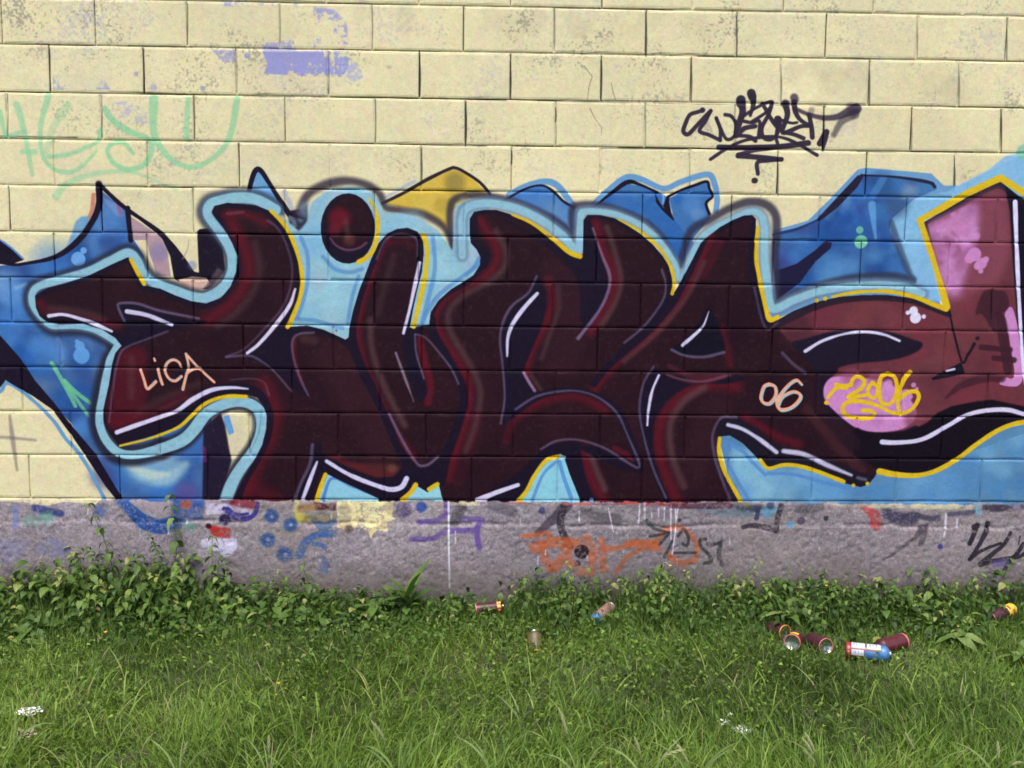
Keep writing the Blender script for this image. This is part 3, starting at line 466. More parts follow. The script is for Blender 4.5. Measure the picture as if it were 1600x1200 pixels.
    S([(1100, 375), (1076, 425), (1057, 458), (1042, 480), (1012, 515), (983, 542), (950, 572), (928, 600)], (5, 6, 9, 9, 7, 6, 6), BLK, .95, 3); S([(1048, 440), (1044, 465), (1030, 485)], 7, BLK, .9, 4)
    F([(1106, 480), (1114, 488), (1125, 515), (1132, 550), (1100, 557), (1068, 554), (1048, 546), (1066, 534), (1090, 508)], (24, 20, 34), 1, 1.2)
    F([(1022, 574), (1035, 584), (1062, 597), (1100, 600), (1150, 588), (1165, 592), (1130, 600), (1085, 600), (1050, 620), (1030, 644), (1021, 670), (1022, 710), (1035, 755), (1050, 790), (1040, 790), (1020, 740), (1004, 690), (998, 650), (1005, 605)], BLK, 1, 2)
    S([(798, 650), (835, 622), (868, 612), (900, 610), (930, 618), (955, 634), (975, 662), (990, 700), (1000, 735)], (6, 6, 5, 4.5, 5, 5.5, 6, 5), BLK, .95, 3); S([(965, 640), (985, 690), (998, 735)], 5, BLK, .8, 5)
    F([(836, 712), (858, 696), (885, 690), (915, 695), (945, 703), (970, 720), (1000, 737), (975, 735), (945, 722), (918, 708), (907, 702), (912, 735), (922, 765), (934, 788), (905, 790), (898, 765), (888, 738), (882, 714), (873, 710), (852, 718), (835, 742), (815, 775), (795, 788), (720, 788), (760, 772), (800, 745), (820, 730)], BLK, 1, 1.5, False)
    F([(1122, 700), (1116, 668), (1128, 652), (1156, 655), (1185, 670), (1212, 696), (1250, 703), (1300, 720), (1345, 738), (1368, 744), (1362, 760), (1340, 764), (1290, 745), (1240, 730), (1200, 736), (1180, 716), (1160, 696), (1140, 684), (1128, 686)], (32, 26, 38), 1, 1.5, False)
    S([(1120, 690), (1122, 730), (1140, 765), (1152, 790)], 5, (44, 34, 50), .9, 4); S([(1180, 350), (1174, 400), (1180, 450), (1194, 500)], 6, BLK, .9, 4)
    S([(180, 545), (166, 600), (158, 648), (168, 690), (192, 700)], 7, BLK, .9, 3); S([(170, 685), (225, 675), (280, 655), (320, 622), (360, 608), (395, 612), (416, 636), (420, 668), (408, 705), (380, 755), (368, 790)], (8, 11, 11, 10, 9, 7, 6, 6, 6), BLK, .95, 3)
    S([(460, 360), (468, 400), (474, 440), (466, 480), (448, 515)], 8, BLK, .9, 3); S([(375, 478), (400, 468)], 1, BLK, .01, 3)
    # ---- thin grey violet lines
    def g(c, r=1.5, a=.7, col=GRV): S(c, np.asarray(r)*1.15, col, a, 3.4)
    g([(194, 502), (184, 479), (190, 474), (215, 475), (250, 486), (310, 498)], 1.6, .75); g([(170, 660), (176, 605), (183, 566), (194, 545), (230, 530), (262, 518)], 1.3, .55); g([(353, 558), (384, 556), (400, 560), (425, 578), (455, 612)], 1.3, .6); g([(353, 558), (382, 545), (412, 515), (438, 485), (452, 455), (456, 420), (448, 385), (434, 358), (418, 345)], 1.3, .45)
    g([(355, 334), (380, 332)], 1.8, .6, (120, 60, 80)); g([(481, 618), (469, 592), (458, 558), (457, 532), (468, 522), (490, 520)], 1.6, .65); g([(588, 405), (600, 378), (615, 367), (632, 366), (650, 374), (652, 400)], 1.4, .55)
    g([(648, 523), (650, 552), (662, 592)], 1.4, .7); g([(648, 523), (655, 524), (667, 530), (687, 553), (705, 577), (716, 600)], 1.4, .65); g([(608, 648), (620, 672), (636, 702), (652, 725), (662, 728), (672, 724), (684, 714)], 1.7, .75)
    g([(838, 432), (825, 458), (800, 478), (786, 503), (781, 532), (785, 572), (788, 622), (782, 662)], 1.6, .65); g([(926, 357), (940, 398), (952, 430), (950, 455), (935, 487), (903, 529)], (1.4, 1.8, 2.6, 2, 2.6), .75, (136, 108, 140))
    g([(1034, 422), (1040, 446), (1034, 472), (1006, 510), (975, 536)], 1.6, .6); g([(818, 583), (826, 597), (835, 611)], 1.8, .85, (160, 130, 160))
    g([(805, 640), (840, 619), (885, 611), (915, 614), (940, 625), (965, 648), (982, 685), (998, 722), (996, 731), (980, 723), (945, 701), (905, 688), (870, 689), (845, 702)], 1.5, .65); g([(1021, 573), (1005, 600), (999, 640), (1005, 680), (1020, 732), (1040, 778)], 1.6, .6)
    g([(1049, 547), (1070, 556), (1100, 558), (1131, 551)], 1.8, .7); g([(1042, 586), (1068, 594), (1100, 596), (1140, 586)], 1.5, .6, (120, 84, 104)); g([(1150, 652), (1126, 654), (1113, 680), (1116, 712), (1128, 750), (1142, 785)], 1.9, .55); g([(1222, 552), (1240, 570), (1258, 583)], 2.2, .5)
    g([(1214, 505), (1200, 515), (1190, 500), (1178, 450)], 1.6, .45); g([(420, 618), (412, 598), (392, 592), (360, 594)], 1.3, .4); g([(488, 695), (484, 725), (470, 755), (460, 780)], 2.2, .6); g([(1195, 645), (1160, 655)], 1.4, .01)
    # ---- yellow keylines
    def y(c, r=3.2, a=1, s=1.2, sm=True): stroke(c, np.asarray(r)*.97, YEL, a, s+.8, None, sm, 2.2)
    y([(204, 406), (214, 425), (225, 444)], 3.3); y([(423, 330), (441, 348), (455, 372), (466, 402), (472, 440), (467, 470), (455, 500), (449, 511)], (2.5, 3, 3.4, 3.4)); y([(577, 312), (587, 330), (590, 355), (584, 388), (572, 403), (560, 410)], (2.2, 3.4, 3.8, 3.6)); stroke([(586, 303), (586, 370)], .9, (176, 190, 140), .8, 1)
    y([(661, 368), (667, 390), (664, 430), (655, 472), (646, 511)], 3.6); y([(800, 336), (830, 349), (865, 375), (890, 395), (906, 401)], (1.8, 3, 3.8, 4)); y([(966, 343), (1000, 362), (1030, 388), (1047, 415), (1053, 440), (1050, 459)], (1.6, 2.6, 3, 3.4), .9)
    y([(1184, 357), (1181, 400), (1187, 440), (1196, 482), (1202, 500), (1215, 496)], 3.3); y([(1300, 464), (1325, 459), (1350, 456), (1390, 456), (1430, 465), (1460, 477), (1478, 483)], (2, 3.2, 3.4, 3.4, 4, 5)); y([(1479, 480), (1468, 440), (1452, 388), (1437, 344)], (6, 4.5, 4.6, 5), 1, 1.2); y([(1437, 344), (1468, 327), (1510, 303), (1563, 278)], (4, 5.4, 5, 5.4), 1, 1.2, False); y([(1563, 278), (1585, 292), (1612, 310)], 5, 1, 1.2, False)
    for q in ((1275.5, 470), (1289, 467)): blob(q[0], q[1], 3.3, YEL, 1, 1.2)
    y([(187, 697), (225, 688), (255, 678), (281, 666), (300, 649), (322, 630), (352, 620), (384, 620)], (1.6, 2.6, 3, 3.2)); y([(508, 742), (501, 760), (492, 788)], 3.6); y([(628, 781), (641, 770), (649, 758)], 3.8); y([(670, 765), (683, 757)], 3.6); y([(806, 786), (822, 768), (835, 743), (853, 720), (875, 713)], 3.6); stroke([(876, 713), (882, 715)], 2.5, CYAN, 1, 1)
    y([(1124, 685), (1123, 705), (1130, 733), (1145, 762), (1161, 790)], 3.1); y([(1188, 720), (1200, 732), (1225, 727), (1255, 730), (1290, 742), (1318, 753)], 3); 
    for q in ((1333, 759), (1355, 756)): blob(q[0], q[1], 3.2, YEL, .95, 1.5)
    y([(1374, 737), (1400, 742), (1434, 743), (1462, 736), (1495, 718), (1525, 695), (1555, 675), (1580, 664), (1605, 659), (1680, 650)], (5, 4.2, 3.8, 3.6))
    # ---- whites
    def wl(c, r, a=.97, s=1.2): stroke(c, np.asarray(r)*.95, WHT, a*.97, s+1, rough=2.2)
    wl([(76, 494), (100, 492), (135, 502), (155, 510), (174, 518)], (3, 3, 3.4, 1.6)); wl([(198, 487), (230, 493), (268, 508)], (3.4, 3, 2.6), .92); wl([(461, 452), (452, 478), (430, 508), (405, 537), (386, 552)], (1.4, 3, 3.2, 2)); wl([(655, 411), (648, 445), (640, 482), (630, 521)], (2.8, 2.8, 2.4)); wl([(839, 459), (818, 482), (800, 508), (793, 530), (792, 557)], (3, 3.2, 3, 1.6)); wl([(1107, 487), (1098, 510), (1082, 526), (1066, 540)], (1.2, 3, 2.8))
    wl([(1029, 587), (1019, 610), (1013, 640), (1011, 665)], (2.4, 2.2, 2)); wl([(182, 676), (215, 664), (250, 652), (277, 642), (300, 625), (330, 610), (360, 606), (387, 608)], (4.2, 4, 3.6, 3.2, 4, 3.8, 3, 1.5)); wl([(495, 722), (486, 745), (471, 784)], (1.4, 3.4, 3)); wl([(510, 721), (545, 742), (585, 758), (610, 765), (627, 761), (635, 748)], (3, 4, 4.6, 4.2)); wl([(746, 782), (775, 770), (809, 758)], (5, 4.2, 3.4))
    wl([(1137, 664), (1160, 671), (1185, 686), (1213, 707)], (3.4, 3.6, 3.2), .9, 2.2); wl([(1224, 705), (1255, 710), (1290, 726), (1330, 743)], (3.6, 4, 4, 2), .85, 3); wl([(1340, 747), (1352, 750)], 2.5, .35, 4); wl([(1258, 549), (1285, 533), (1320, 522), (1350, 519), (1380, 523), (1405, 533)], (2.6, 2.6, 2.2)); wl([(1378, 691), (1400, 692), (1440, 687), (1480, 666), (1510, 649), (1540, 642), (1575, 641), (1610, 650), (1680, 660)], (4.4, 3.8, 3.4, 3.2))
    wl([(618, 552), (632, 590), (646, 628)], (2.2, 2, 1), .45, 2)
    # ---- small writing
    PE = (240, 168, 138); PC = (150, 200, 206)
    L = [[(219, 578), (224, 592), (229, 607), (236, 603), (243, 596)], [(240, 561), (241, 563)], [(246, 576), (249, 588), (253, 600)], [(282, 573), (279, 566), (270, 562), (261, 567), (257, 578), (263, 591), (273, 595), (283, 588)], [(290, 553), (294, 572), (290, 588), (285, 608)], [(290, 553), (310, 575), (334, 597)], [(291, 583), (301, 577), (312, 575)]]
    for c in L: stroke(c, 1.9, PC, .9, 1, rough=1); 
    for c in L: stroke([(a+.6, b+1.0) for a, b in c], 1.8, PE, .97, .8, rough=1.5)
    L = [[(1201, 600), (1193, 604), (1188, 620), (1192, 629), (1202, 630), (1211, 618), (1210, 604), (1201, 600)], [(1251, 600), (1244, 594), (1233, 600), (1219, 616), (1213, 629), (1219, 640), (1235, 637), (1248, 625), (1249, 616), (1238, 612), (1222, 620), (1215, 632)]]
    for c in L: stroke([(a+1.6, b+1.6) for a, b in c], 2.1, PC, .95, 1)
    for c in L: stroke(c, 2., PE, .97, .8)
    yy = lambda c, r=2.9: stroke(Z(1200, 520, c), r, (226, 186, 34), 1, 1)
    yy([(362, 438), (366, 440)], 3.2); yy([(375, 405), (400, 370), (430, 345), (490, 345)]); yy([(425, 325), (470, 335), (520, 325)]); yy([(515, 322), (540, 280), (580, 280), (600, 310), (580, 350), (500, 402), (550, 400), (620, 388)]); yy([(650, 312), (625, 350), (628, 390), (655, 410), (680, 390), (680, 340), (650, 312)])
    yy([(745, 255), (705, 280), (692, 350), (705, 430), (745, 450), (785, 420), (805, 350), (790, 280), (745, 255)], 3.6); yy([(885, 248), (850, 290), (820, 370), (812, 440), (820, 490)], 3.6); yy([(820, 420), (870, 375), (925, 370), (940, 410), (900, 475), (830, 510), (760, 495), (680, 455), (580, 430), (500, 435), (465, 470), (485, 515), (560, 535), (640, 535), (665, 510), (640, 488), (590, 488)], 3.2)

    # ================= the concrete footing =================
    zt = 0.487
    r0 = int((zt+.006-Z0)*PPM)
    CV[:r0] = CV[r0:r0+1]*(.72+.4*N_MID[:r0, :, None])
    rag = .002+.016*np.clip(fbm(Xm*14, Zm*5, 4, 201)-.38, 0, 1)*1.8+.03*np.clip(fbm(Xm*55, Zm*0+2, 2, 203)-.72, 0, 1)
    m = np.clip((zt-rag-Zm+(N_FINE-.5)*.006)*PPM*.5, 0, 1)
    con = np.array((145, 135, 138), np.float32)/255.*(1+(N_MID-.5)*.10+(N_FINE-.5)*.22+(fbm(Xm*190, Zm*190, 2, 23)-.5)*.42)[..., None]*(1+(N_BIG-.5)*.25)[..., None]
    warm = np.clip((fbm(Xm*2.2, Zm*4, 3, 88)-.45)*3, 0, 1)[..., None]
    con = con*(1-warm*.25)+np.array((150, 138, 122), np.float32)/255*warm*.25
    over = CV*m[..., None]*0
    CV[:] = CV*(1-m[..., None])+con*m[..., None]
    FOOT = m; FW = m*np.clip((N_FINE*.55+N_MID*.6+(fbm(Xm*120, Zm*120, 2, 27)-.5)*.5-.32)*5, .42, 1)
    def f(pts, col, a=.9, soft=1.5, mot=.3, worn=0.): fill(pts, col, a, soft, False, FW, mot, worn)
    def s(pts, r, col, a=.85, soft=2.5, rough=3): stroke(pts, r, col, a, soft, FW, True, rough)
    ZL = lambda c: Z(0, 750, c); ZM = lambda c: Z(350, 750, c); ZC = lambda c: Z(700, 750, c); ZD = lambda c: Z(1000, 750, c); ZR = lambda c: Z(1200, 750, c)
    # paint drips and leftovers from earlier pieces
    f(ZL([(0, 100), (640, 110), (600, 150), (400, 135), (300, 160), (150, 140), (0, 130)]), (226, 214, 160), .95, 1)
    s(ZL([(98, 170), (98, 290)]), 4, (120, 130, 190), .7); s(ZL([(220, 178), (300, 195), (380, 210)]), 6, (44, 60, 120), .8, 5); f(ZL([(160, 220), (330, 190), (340, 270), (230, 295), (130, 270)]), (96, 160, 140), .8, 4)
    blob(156, 798, 10, (60, 90, 150), .6, 8, 6, FW); f(ZL([(230, 400), (330, 360), (430, 400), (480, 440), (350, 480), (220, 470)]), (110, 116, 170), .6, 4); f(ZL([(0, 380), (200, 360), (190, 440), (60, 520), (0, 540)]), (128, 128, 168), .5, 6)
    s(ZL([(740, 120), (830, 200), (900, 260), (1000, 290), (1090, 270)]), (7, 12, 12), (40, 76, 146), .9, 4); f(ZL([(850, 115), (1060, 115), (1040, 200), (950, 230), (880, 190)]), (158, 146, 150), .8, 3); f(ZL([(1080, 120), (1280, 125), (1270, 240), (1150, 270), (1080, 200)]), (48, 80, 150), .85, 3); blob(290, 788, 9, (170, 88, 60), .85, 5, 4, FW); f(ZL([(1130, 260), (1230, 270), (1210, 320), (1140, 310)]), (70, 150, 120), .8, 3)
    f(ZL([(1290, 140), (1420, 150), (1400, 200), (1290, 220)]), (206, 200, 220), .85, 2); f(ZM([(0, 140), (90, 145), (180, 180), (170, 220), (60, 190), (0, 200)]), (196, 190, 216), .85, 2); s(ZM([(0, 180), (60, 230), (130, 245), (190, 215), (210, 150)]), 4, (58, 52, 130), .9, 1.5); s(ZM([(20, 175), (80, 215), (150, 210)]), 2, (58, 52, 130), .9, 1)
    blob(351, 812, 9, (40, 30, 70), .9, 4, 3, FW); f(ZL([(1255, 375), (1300, 360), (1480, 360), (1485, 420), (1440, 470), (1400, 485), (1370, 440), (1270, 430)]), (206, 204, 224), .95, 1.5, .1); f(ZL([(1290, 275), (1380, 290), (1445, 300), (1440, 365), (1340, 350)]), (176, 50, 44), .95, 1.5, .1); blob(326, 822, 5, (60, 24, 30), .9, 3, 2, FW)
    s(ZM([(60, 130), (170, 150)]), 9, (120, 30, 44), .7, 6); s(ZM([(0, 120), (60, 130)]), 6, (90, 26, 44), .6, 6)
    f(ZM([(180, 130), (560, 130), (540, 165), (470, 180), (380, 170)]), (150, 134, 130), .7, 4)
    for q in ((295, 230), (415, 280), (270, 370), (380, 465)): 
        x, yv = 350+q[0]/4, 750+q[1]/4; blob(x, yv, 12, (50, 78, 130), .85, 7, 8, FW); blob(x+1, yv, 3, (140, 150, 180), .8, 3, 3, FW)
    s(ZM([(470, 470), (510, 390), (580, 345), (680, 335)]), 6, (56, 92, 152), .85, 3); s(ZM([(560, 400), (610, 405), (630, 425)]), 3.5, (56, 92, 152), .8, 3); f(ZM([(620, 460), (660, 520), (660, 580), (590, 590), (605, 520)]), (56, 88, 150), .75, 3); s(ZM([(560, 250), (620, 300), (680, 260)]), 5, (64, 92, 130), .7, 4)
    s(ZM([(460, 110), (450, 190), (470, 230)]), (3, 5), (196, 186, 120), .8, 4); f(ZM([(430, 200), (520, 210), (540, 250), (470, 270)]), (196, 186, 60), .8, 4); f(ZM([(560, 140), (700, 145), (700, 190), (570, 185)]), (74, 30, 30), .9, 1.5, .05); s(ZM([(480, 180), (560, 170)]), 6, (150, 110, 60), .7, 5); s(ZM([(520, 240), (680, 230)]), 6, (130, 120, 80), .6, 5)
    f(ZM([(705, 130), (880, 120), (1030, 110), (1060, 130), (1050, 230), (1075, 240), (1020, 262), (1025, 320), (960, 310), (935, 330), (920, 375), (905, 320), (850, 290), (760, 310), (710, 290)]), (230, 216, 156), 1, 1, .05); f(ZM([(560, 122), (700, 128), (640, 150)]), (226, 212, 150), .95, 1); 
    for q in ((1030, 165), (760, 180), (745, 265), (1010, 280)): blob(350+q[0]/4, 750+q[1]/4, 8, (150, 136, 110), .5, 5, 16, FW)
    blob(545, 826, 6, (70, 56, 50), .7, 4, 4, FW); f(ZM([(1100, 120), (1600, 130), (1580, 160), (1400, 150), (1120, 150)]), (150, 130, 120), .6, 2)
    blob(630, 798, 12, (70, 56, 96), .7, 9, 8, FW); blob(658, 793, 9, (40, 66, 140), .8, 5, 6, FW); s(ZM([(1220, 265), (1340, 250), (1395, 200), (1390, 150)]), 5, (104, 78, 150), .75, 3); s(ZM([(1170, 370), (1300, 365), (1400, 320), (1560, 315), (1590, 280)]), 5, (104, 78, 150), .75, 3); s(ZM([(1585, 310), (1580, 380), (1600, 430)]), 4, (104, 78, 150), .75, 3); s(ZC([(90, 250), (210, 250), (180, 300), (190, 420)]), 5, (106, 82, 150), .75, 3)
    s(ZM([(1480, 170), (1440, 260)]), 9, (70, 66, 72), .7, 6); blob(736, 790, 6, (170, 170, 180), .7, 4, 5, FW); f(ZM([(1420, 140), (1600, 135), (1600, 160)]), (220, 208, 156), .9, 1); f(ZC([(0, 130), (180, 120), (180, 160), (0, 160)]), (216, 204, 156), .9, 1)
    stroke([(700.5, 785), (701, 850), (702, 918)], 1.5, (226, 222, 232), .95, .8, FOOT, rough=1)
    s(ZC([(280, 160), (400, 200)]), 9, (90, 84, 92), .6, 6); blob(846, 798, 6, (70, 70, 110), .85, 3, 3, FW); s(ZC([(740, 160), (660, 240), (560, 330)]), (9, 8, 6), (72, 62, 72), .85, 4); s(ZC([(720, 170), (700, 260), (720, 340), (760, 410)]), 6, (54, 46, 54), .85, 2); s(ZC([(840, 190), (950, 230), (1050, 250)]), (5, 10), (86, 80, 84), .7, 7); s(ZC([(440, 170), (480, 230), (560, 180)]), 3, (170, 164, 172), .6, 4)
    s(ZC([(330, 146), (520, 148)]), 1.2, (176, 84, 74), .7, 1.2, 3); s(ZC([(720, 150), (900, 150)]), 1.5, (196, 84, 74), .85, 1.2, 2); s(ZC([(900, 152), (1230, 150)]), 1.2, (150, 60, 64), .6, 1.5, 3); s(ZC([(1060, 138), (1180, 145)]), 2.6, (190, 70, 66), .85, 1.5); s(ZC([(1240, 150), (1400, 150), (1480, 150)]), 3, (160, 50, 60), .8, 3); f(ZC([(1300, 140), (1470, 138), (1450, 158)]), (228, 200, 150), .9, 1); f(ZC([(640, 128), (690, 128), (690, 140)]), (230, 210, 90), .9, 1); blob(924, 782, 4, (110, 140, 180), .9, 2, 2)
    ORG = (186, 96, 60)
    for c, r in (([(470, 350), (560, 340), (620, 330), (640, 355)], 5), ([(540, 420), (640, 390), (760, 385)], 9), ([(590, 400), (600, 480), (640, 560)], 7), ([(740, 400), (730, 470), (660, 550)], 9), ([(800, 420), (820, 380), (870, 360)], 5), ([(880, 400), (900, 470), (890, 580)], 7), ([(960, 380), (970, 560)], 6), ([(980, 430), (1080, 420), (1180, 390), (1290, 395)], 5), ([(1290, 395), (1350, 320), (1420, 295), (1500, 330), (1550, 400), (1550, 470)], 5), ([(1050, 570), (1120, 480), (1220, 430), (1320, 430)], 5), ([(1380, 470), (1450, 520), (1540, 500)], 6), ([(760, 520), (830, 570)], 8), ([(1120, 400), (1290, 400)], 7)):
        s(ZC(c), r, ORG, .72, 4, 5)
    blob(908, 862, 11, (40, 26, 34), .95, 3, 6, FW); blob(902, 880, 5, (60, 40, 46), .8, 4, 3, FW)
    DG = (50, 50, 52)
    for c, r in (([(40, 255), (80, 300), (150, 320), (190, 330)], 2.6), ([(60, 350), (130, 340), (180, 330), (120, 400)], 2.6), ([(235, 350), (270, 310), (300, 360), (290, 410), (265, 400)], 3), ([(215, 455), (345, 455)], 2.6), ([(200, 380), (150, 480)], 2.6), ([(375, 370), (410, 370)], 2.5), ([(370, 380), (380, 420), (430, 470), (440, 510), (400, 520)], 2.8), ([(420, 400), (470, 400), (510, 380)], 2.4), ([(500, 400), (490, 470), (510, 530)], 3)): s(ZD(c), r, DG, .78, 2.5, 3)
    blob(1061, 813, 3.5, DG, .8, 2, 2, FW)
    for c in ([(27, 150), (27, 245)], [(152, 172), (148, 255)], [(192, 160), (190, 370)], [(220, 180), (222, 290), (212, 360), (198, 465)], [(235, 180), (225, 250)]): stroke(ZD(c), 1.2, (222, 210, 226), .9, .7, FW)
    for c in ([(820, 195), (818, 255)], [(1000, 175), (1030, 320)], [(1198, 150), (1188, 275)], [(45, 320), (45, 395)]): stroke(ZC(c), 1.1, (216, 208, 222), .85, .7, FW)
    for k in range(46):
        x = random.uniform(0, 1600); y0_ = random.uniform(786, 880); ln = random.uniform(3, 16)
        stroke([(x, y0_), (x+random.uniform(-1, 1), y0_+ln)], random.uniform(.5, 1.2), random.choice(((222, 214, 226), (206, 200, 214), (190, 184, 190))), random.uniform(.4, .9), .8, FW)
    f(ZD([(330, 160), (600, 165), (720, 180), (700, 230), (520, 230), (400, 210)]), (92, 116, 128), .75, 5); f(ZD([(560, 150), (780, 155), (740, 200), (600, 190)]), (44, 50, 66), .8, 4); s(ZD([(645, 140), (670, 165)]), 4, (120, 106, 60), .7, 4); s(ZD([(200, 160), (320, 165), (560, 160)]), 5, (72, 36, 48), .7, 4)
    f(ZD([(770, 165), (870, 170), (850, 220), (790, 240), (750, 220)]), (84, 140, 170), .85, 2); s(ZD([(740, 180), (725, 240)]), 4, (50, 60, 90), .85, 2); s(ZD([(880, 160), (860, 230), (845, 315)]), 4, (56, 48, 58), .9, 2); s(ZD([(640, 295), (700, 285), (800, 300), (850, 318)]), 4, (60, 52, 60), .9, 2); blob(1203, 790, 7, (40, 50, 80), .7, 5, 4, FW)
    s(ZD([(990, 185), (1060, 180), (1130, 170)]), (6, 8, 5), (80, 78, 84), .8, 6); blob(1234, 820, 5, (90, 150, 190), .85, 4, 3, FW); blob(1251, 814, 6.5, (76, 68, 84), .85, 3, 3, FW); blob(1290, 810, 4, (50, 46, 56), .9, 2, 2, FW); f(ZR([(560, 155), (640, 170), (700, 200), (715, 270), (690, 320), (640, 300), (640, 240), (600, 195)]), (182, 66, 66), .9, 2, .1)
    f(ZR([(340, 145), (1280, 150), (1280, 185), (900, 180), (480, 170)]), (208, 202, 156), .8, 2); s(ZR([(740, 210), (820, 240), (900, 240)]), (9, 11), (56, 52, 76), .8, 8); s(ZR([(930, 220), (1000, 240), (1060, 240)]), 5, (60, 60, 76), .8, 5); s(ZR([(1130, 215), (1200, 210), (1280, 200)]), 4, (66, 64, 88), .7, 4); f(ZR([(1290, 150), (1330, 155), (1330, 230), (1300, 220)]), (110, 166, 190), .85, 2); f(ZR([(1340, 155), (1600, 150), (1600, 190), (1400, 200), (1340, 185)]), (46, 40, 60), .9, 3); s(ZR([(1540, 170), (1600, 200)]), 3, (150, 140, 160), .6, 3)
    for c, r in (([(990, 285), (970, 350), (950, 400)], 4), ([(950, 300), (920, 360), (860, 400), (760, 480)], (4, 2)), ([(830, 430), (720, 500)], 1), ([(970, 300), (940, 340)], 6)): s(ZR(c), r, (78, 70, 78), .7, 3)
    for c, r in (([(1285, 295), (1305, 285)], 5), ([(1300, 290), (1280, 340), (1255, 395)], (4, 4.5)), ([(1370, 275), (1350, 340), (1310, 410), (1255, 495)], (4.5, 3.4)), ([(1255, 495), (1330, 440), (1450, 395)], (3.4, 2.6)), ([(1510, 330), (1470, 400), (1400, 460), (1325, 525)], (3, 5)), ([(1325, 525), (1430, 500), (1560, 480), (1620, 440)], (4.6, 3)), ([(1590, 400), (1550, 460), (1500, 510), (1475, 565)], 3.6), ([(1570, 350), (1560, 400)], 1)): stroke(ZR(c), r, (44, 38, 48), .92, 1.5, FW)
    blob(1468, 854, 4.5, (60, 56, 130), .9, 2, 3, FW); s(ZR([(1420, 520), (1510, 510)]), 7, (100, 86, 150), .6, 6); 
    for q in ((1110, 215, 300), (1180, 250, 295), (1100, 325, 350)): stroke(ZR([(q[0], q[1]), (q[0]-4, q[2])]), 1.6, (220, 214, 228), .9, 1, FOOT, rough=1)
    # splash of damp and dirt near the grass
    dd = np.clip((.24-Zm+(N_MID-.5)*.16)/.2, 0, 1)*FOOT
    CV[:] = CV*(1-.55*dd[..., None])+np.array((88, 80, 70), np.float32)/255*.55*dd[..., None]
    # ragged splash of mural colour just under the joint
    # overall grain and wear of the paint film
    CV[:] *= (1+(N_FINE-.5)*.07)[..., None]
    for ch in range(3): CV[..., ch] *= 1+(fbm(Xm*32, Zm*32, 2, 140+ch)-.5)*.05
    gr = RNG.normal(0, 1, (H, W)).astype(np.float32)
    CV[:] *= (1+gr*.022)[..., None]
    spk = np.clip((fbm(Xm*110, Zm*110, 2, 19)-.74)*10, 0, 1)*.10*(1-FOOT)
    CV[:] = CV*(1-spk[..., None])+np.array((120, 112, 112), np.float32)/255*spk[..., None]

paint()
# seen colour -> surface colour (the light on the wall is bluish and below full white)
KK = np.array((0.80, 0.805, 0.86), np.float32)
lin = np.where(CV <= .04045, CV/12.92, ((np.clip(CV, 0, 1)+.055)/1.055)**2.4)
lin = np.clip(lin*KK-.003, .002, .86)
srgb = np.where(lin <= .0031308, lin*12.92, 1.055*lin**(1/2.4)-.055)
img = bpy.data.images.new('wall_paint', W, H, alpha=False, float_buffer=False)
px = np.ones((H, W, 4), np.float32); px[..., :3] = srgb
img.pixels.foreach_set(px.ravel()); img.update(); img.pack()
del px, lin, srgb

# ------------------------------------------------------------------ materials
def new_mat(name):
    m = bpy.data.materials.new(name); m.use_nodes = True; nt = m.node_tree
    b = nt.nodes['Principled BSDF']; return m, nt, b
def N(nt, t, **kw):
    n = nt.nodes.new(t)
    for k, v in kw.items(): setattr(n, k, v)
    return n
def wall_mat(name, bump=.25, scale=260, rough=.7, spec=.1):
    m, nt, b = new_mat(name); L = nt.links
    geo = N(nt, 'ShaderNodeNewGeometry'); mp = N(nt, 'ShaderNodeMapping'); sep = N(nt, 'ShaderNodeSeparateXYZ'); cmb = N(nt, 'ShaderNodeCombineXYZ')
    L.new(geo.outputs['Position'], sep.inputs[0]); L.new(sep.outputs[0], cmb.inputs[0]); L.new(sep.outputs[2], cmb.inputs[1])
    mp.vector_type = 'POINT'; mp.inputs['Scale'].default_value = (1/(X1-X0), 1/(Z1-Z0), 1); mp.inputs['Location'].default_value = (-X0/(X1-X0), -Z0/(Z1-Z0), 0)
    L.new(cmb.outputs[0], mp.inputs[0])
    tx = N(nt, 'ShaderNodeTexImage', image=img, extension='EXTEND', interpolation='Cubic'); L.new(mp.outputs[0], tx.inputs[0])
    L.new(tx.outputs[0], b.inputs['Base Color']); b.inputs['Roughness'].default_value = rough; b.inputs['Specular IOR Level'].default_value = spec
    n1 = N(nt, 'ShaderNodeTexNoise'); n1.inputs['Scale'].default_value = scale; n1.inputs['Detail'].default_value = 4; L.new(geo.outputs['Position'], n1.inputs['Vector'])
    n2 = N(nt, 'ShaderNodeTexNoise'); n2.inputs['Scale'].default_value = 28; n2.inputs['Detail'].default_value = 5; L.new(geo.outputs['Position'], n2.inputs['Vector'])
    ad = N(nt, 'ShaderNodeMath', operation='MULTIPLY_ADD'); ad.inputs[1].default_value = 1.6; L.new(n2.outputs[0], ad.inputs[0]); L.new(n1.outputs[0], ad.inputs[2])
    bp = N(nt, 'ShaderNodeBump'); bp.inputs['Strength'].default_value = bump; bp.inputs['Distance'].default_value = .004; L.new(ad.outputs[0], bp.inputs['Height']); L.new(bp.outputs[0], b.inputs['Normal'])
    return m
M_BLOCK = wall_mat('painted_block', .30, 260, .55, .09)
M_MORTAR = wall_mat('painted_mortar', .6, 180, .9)
M_FOOT = wall_mat('rough_concrete', .5, 190, .92)
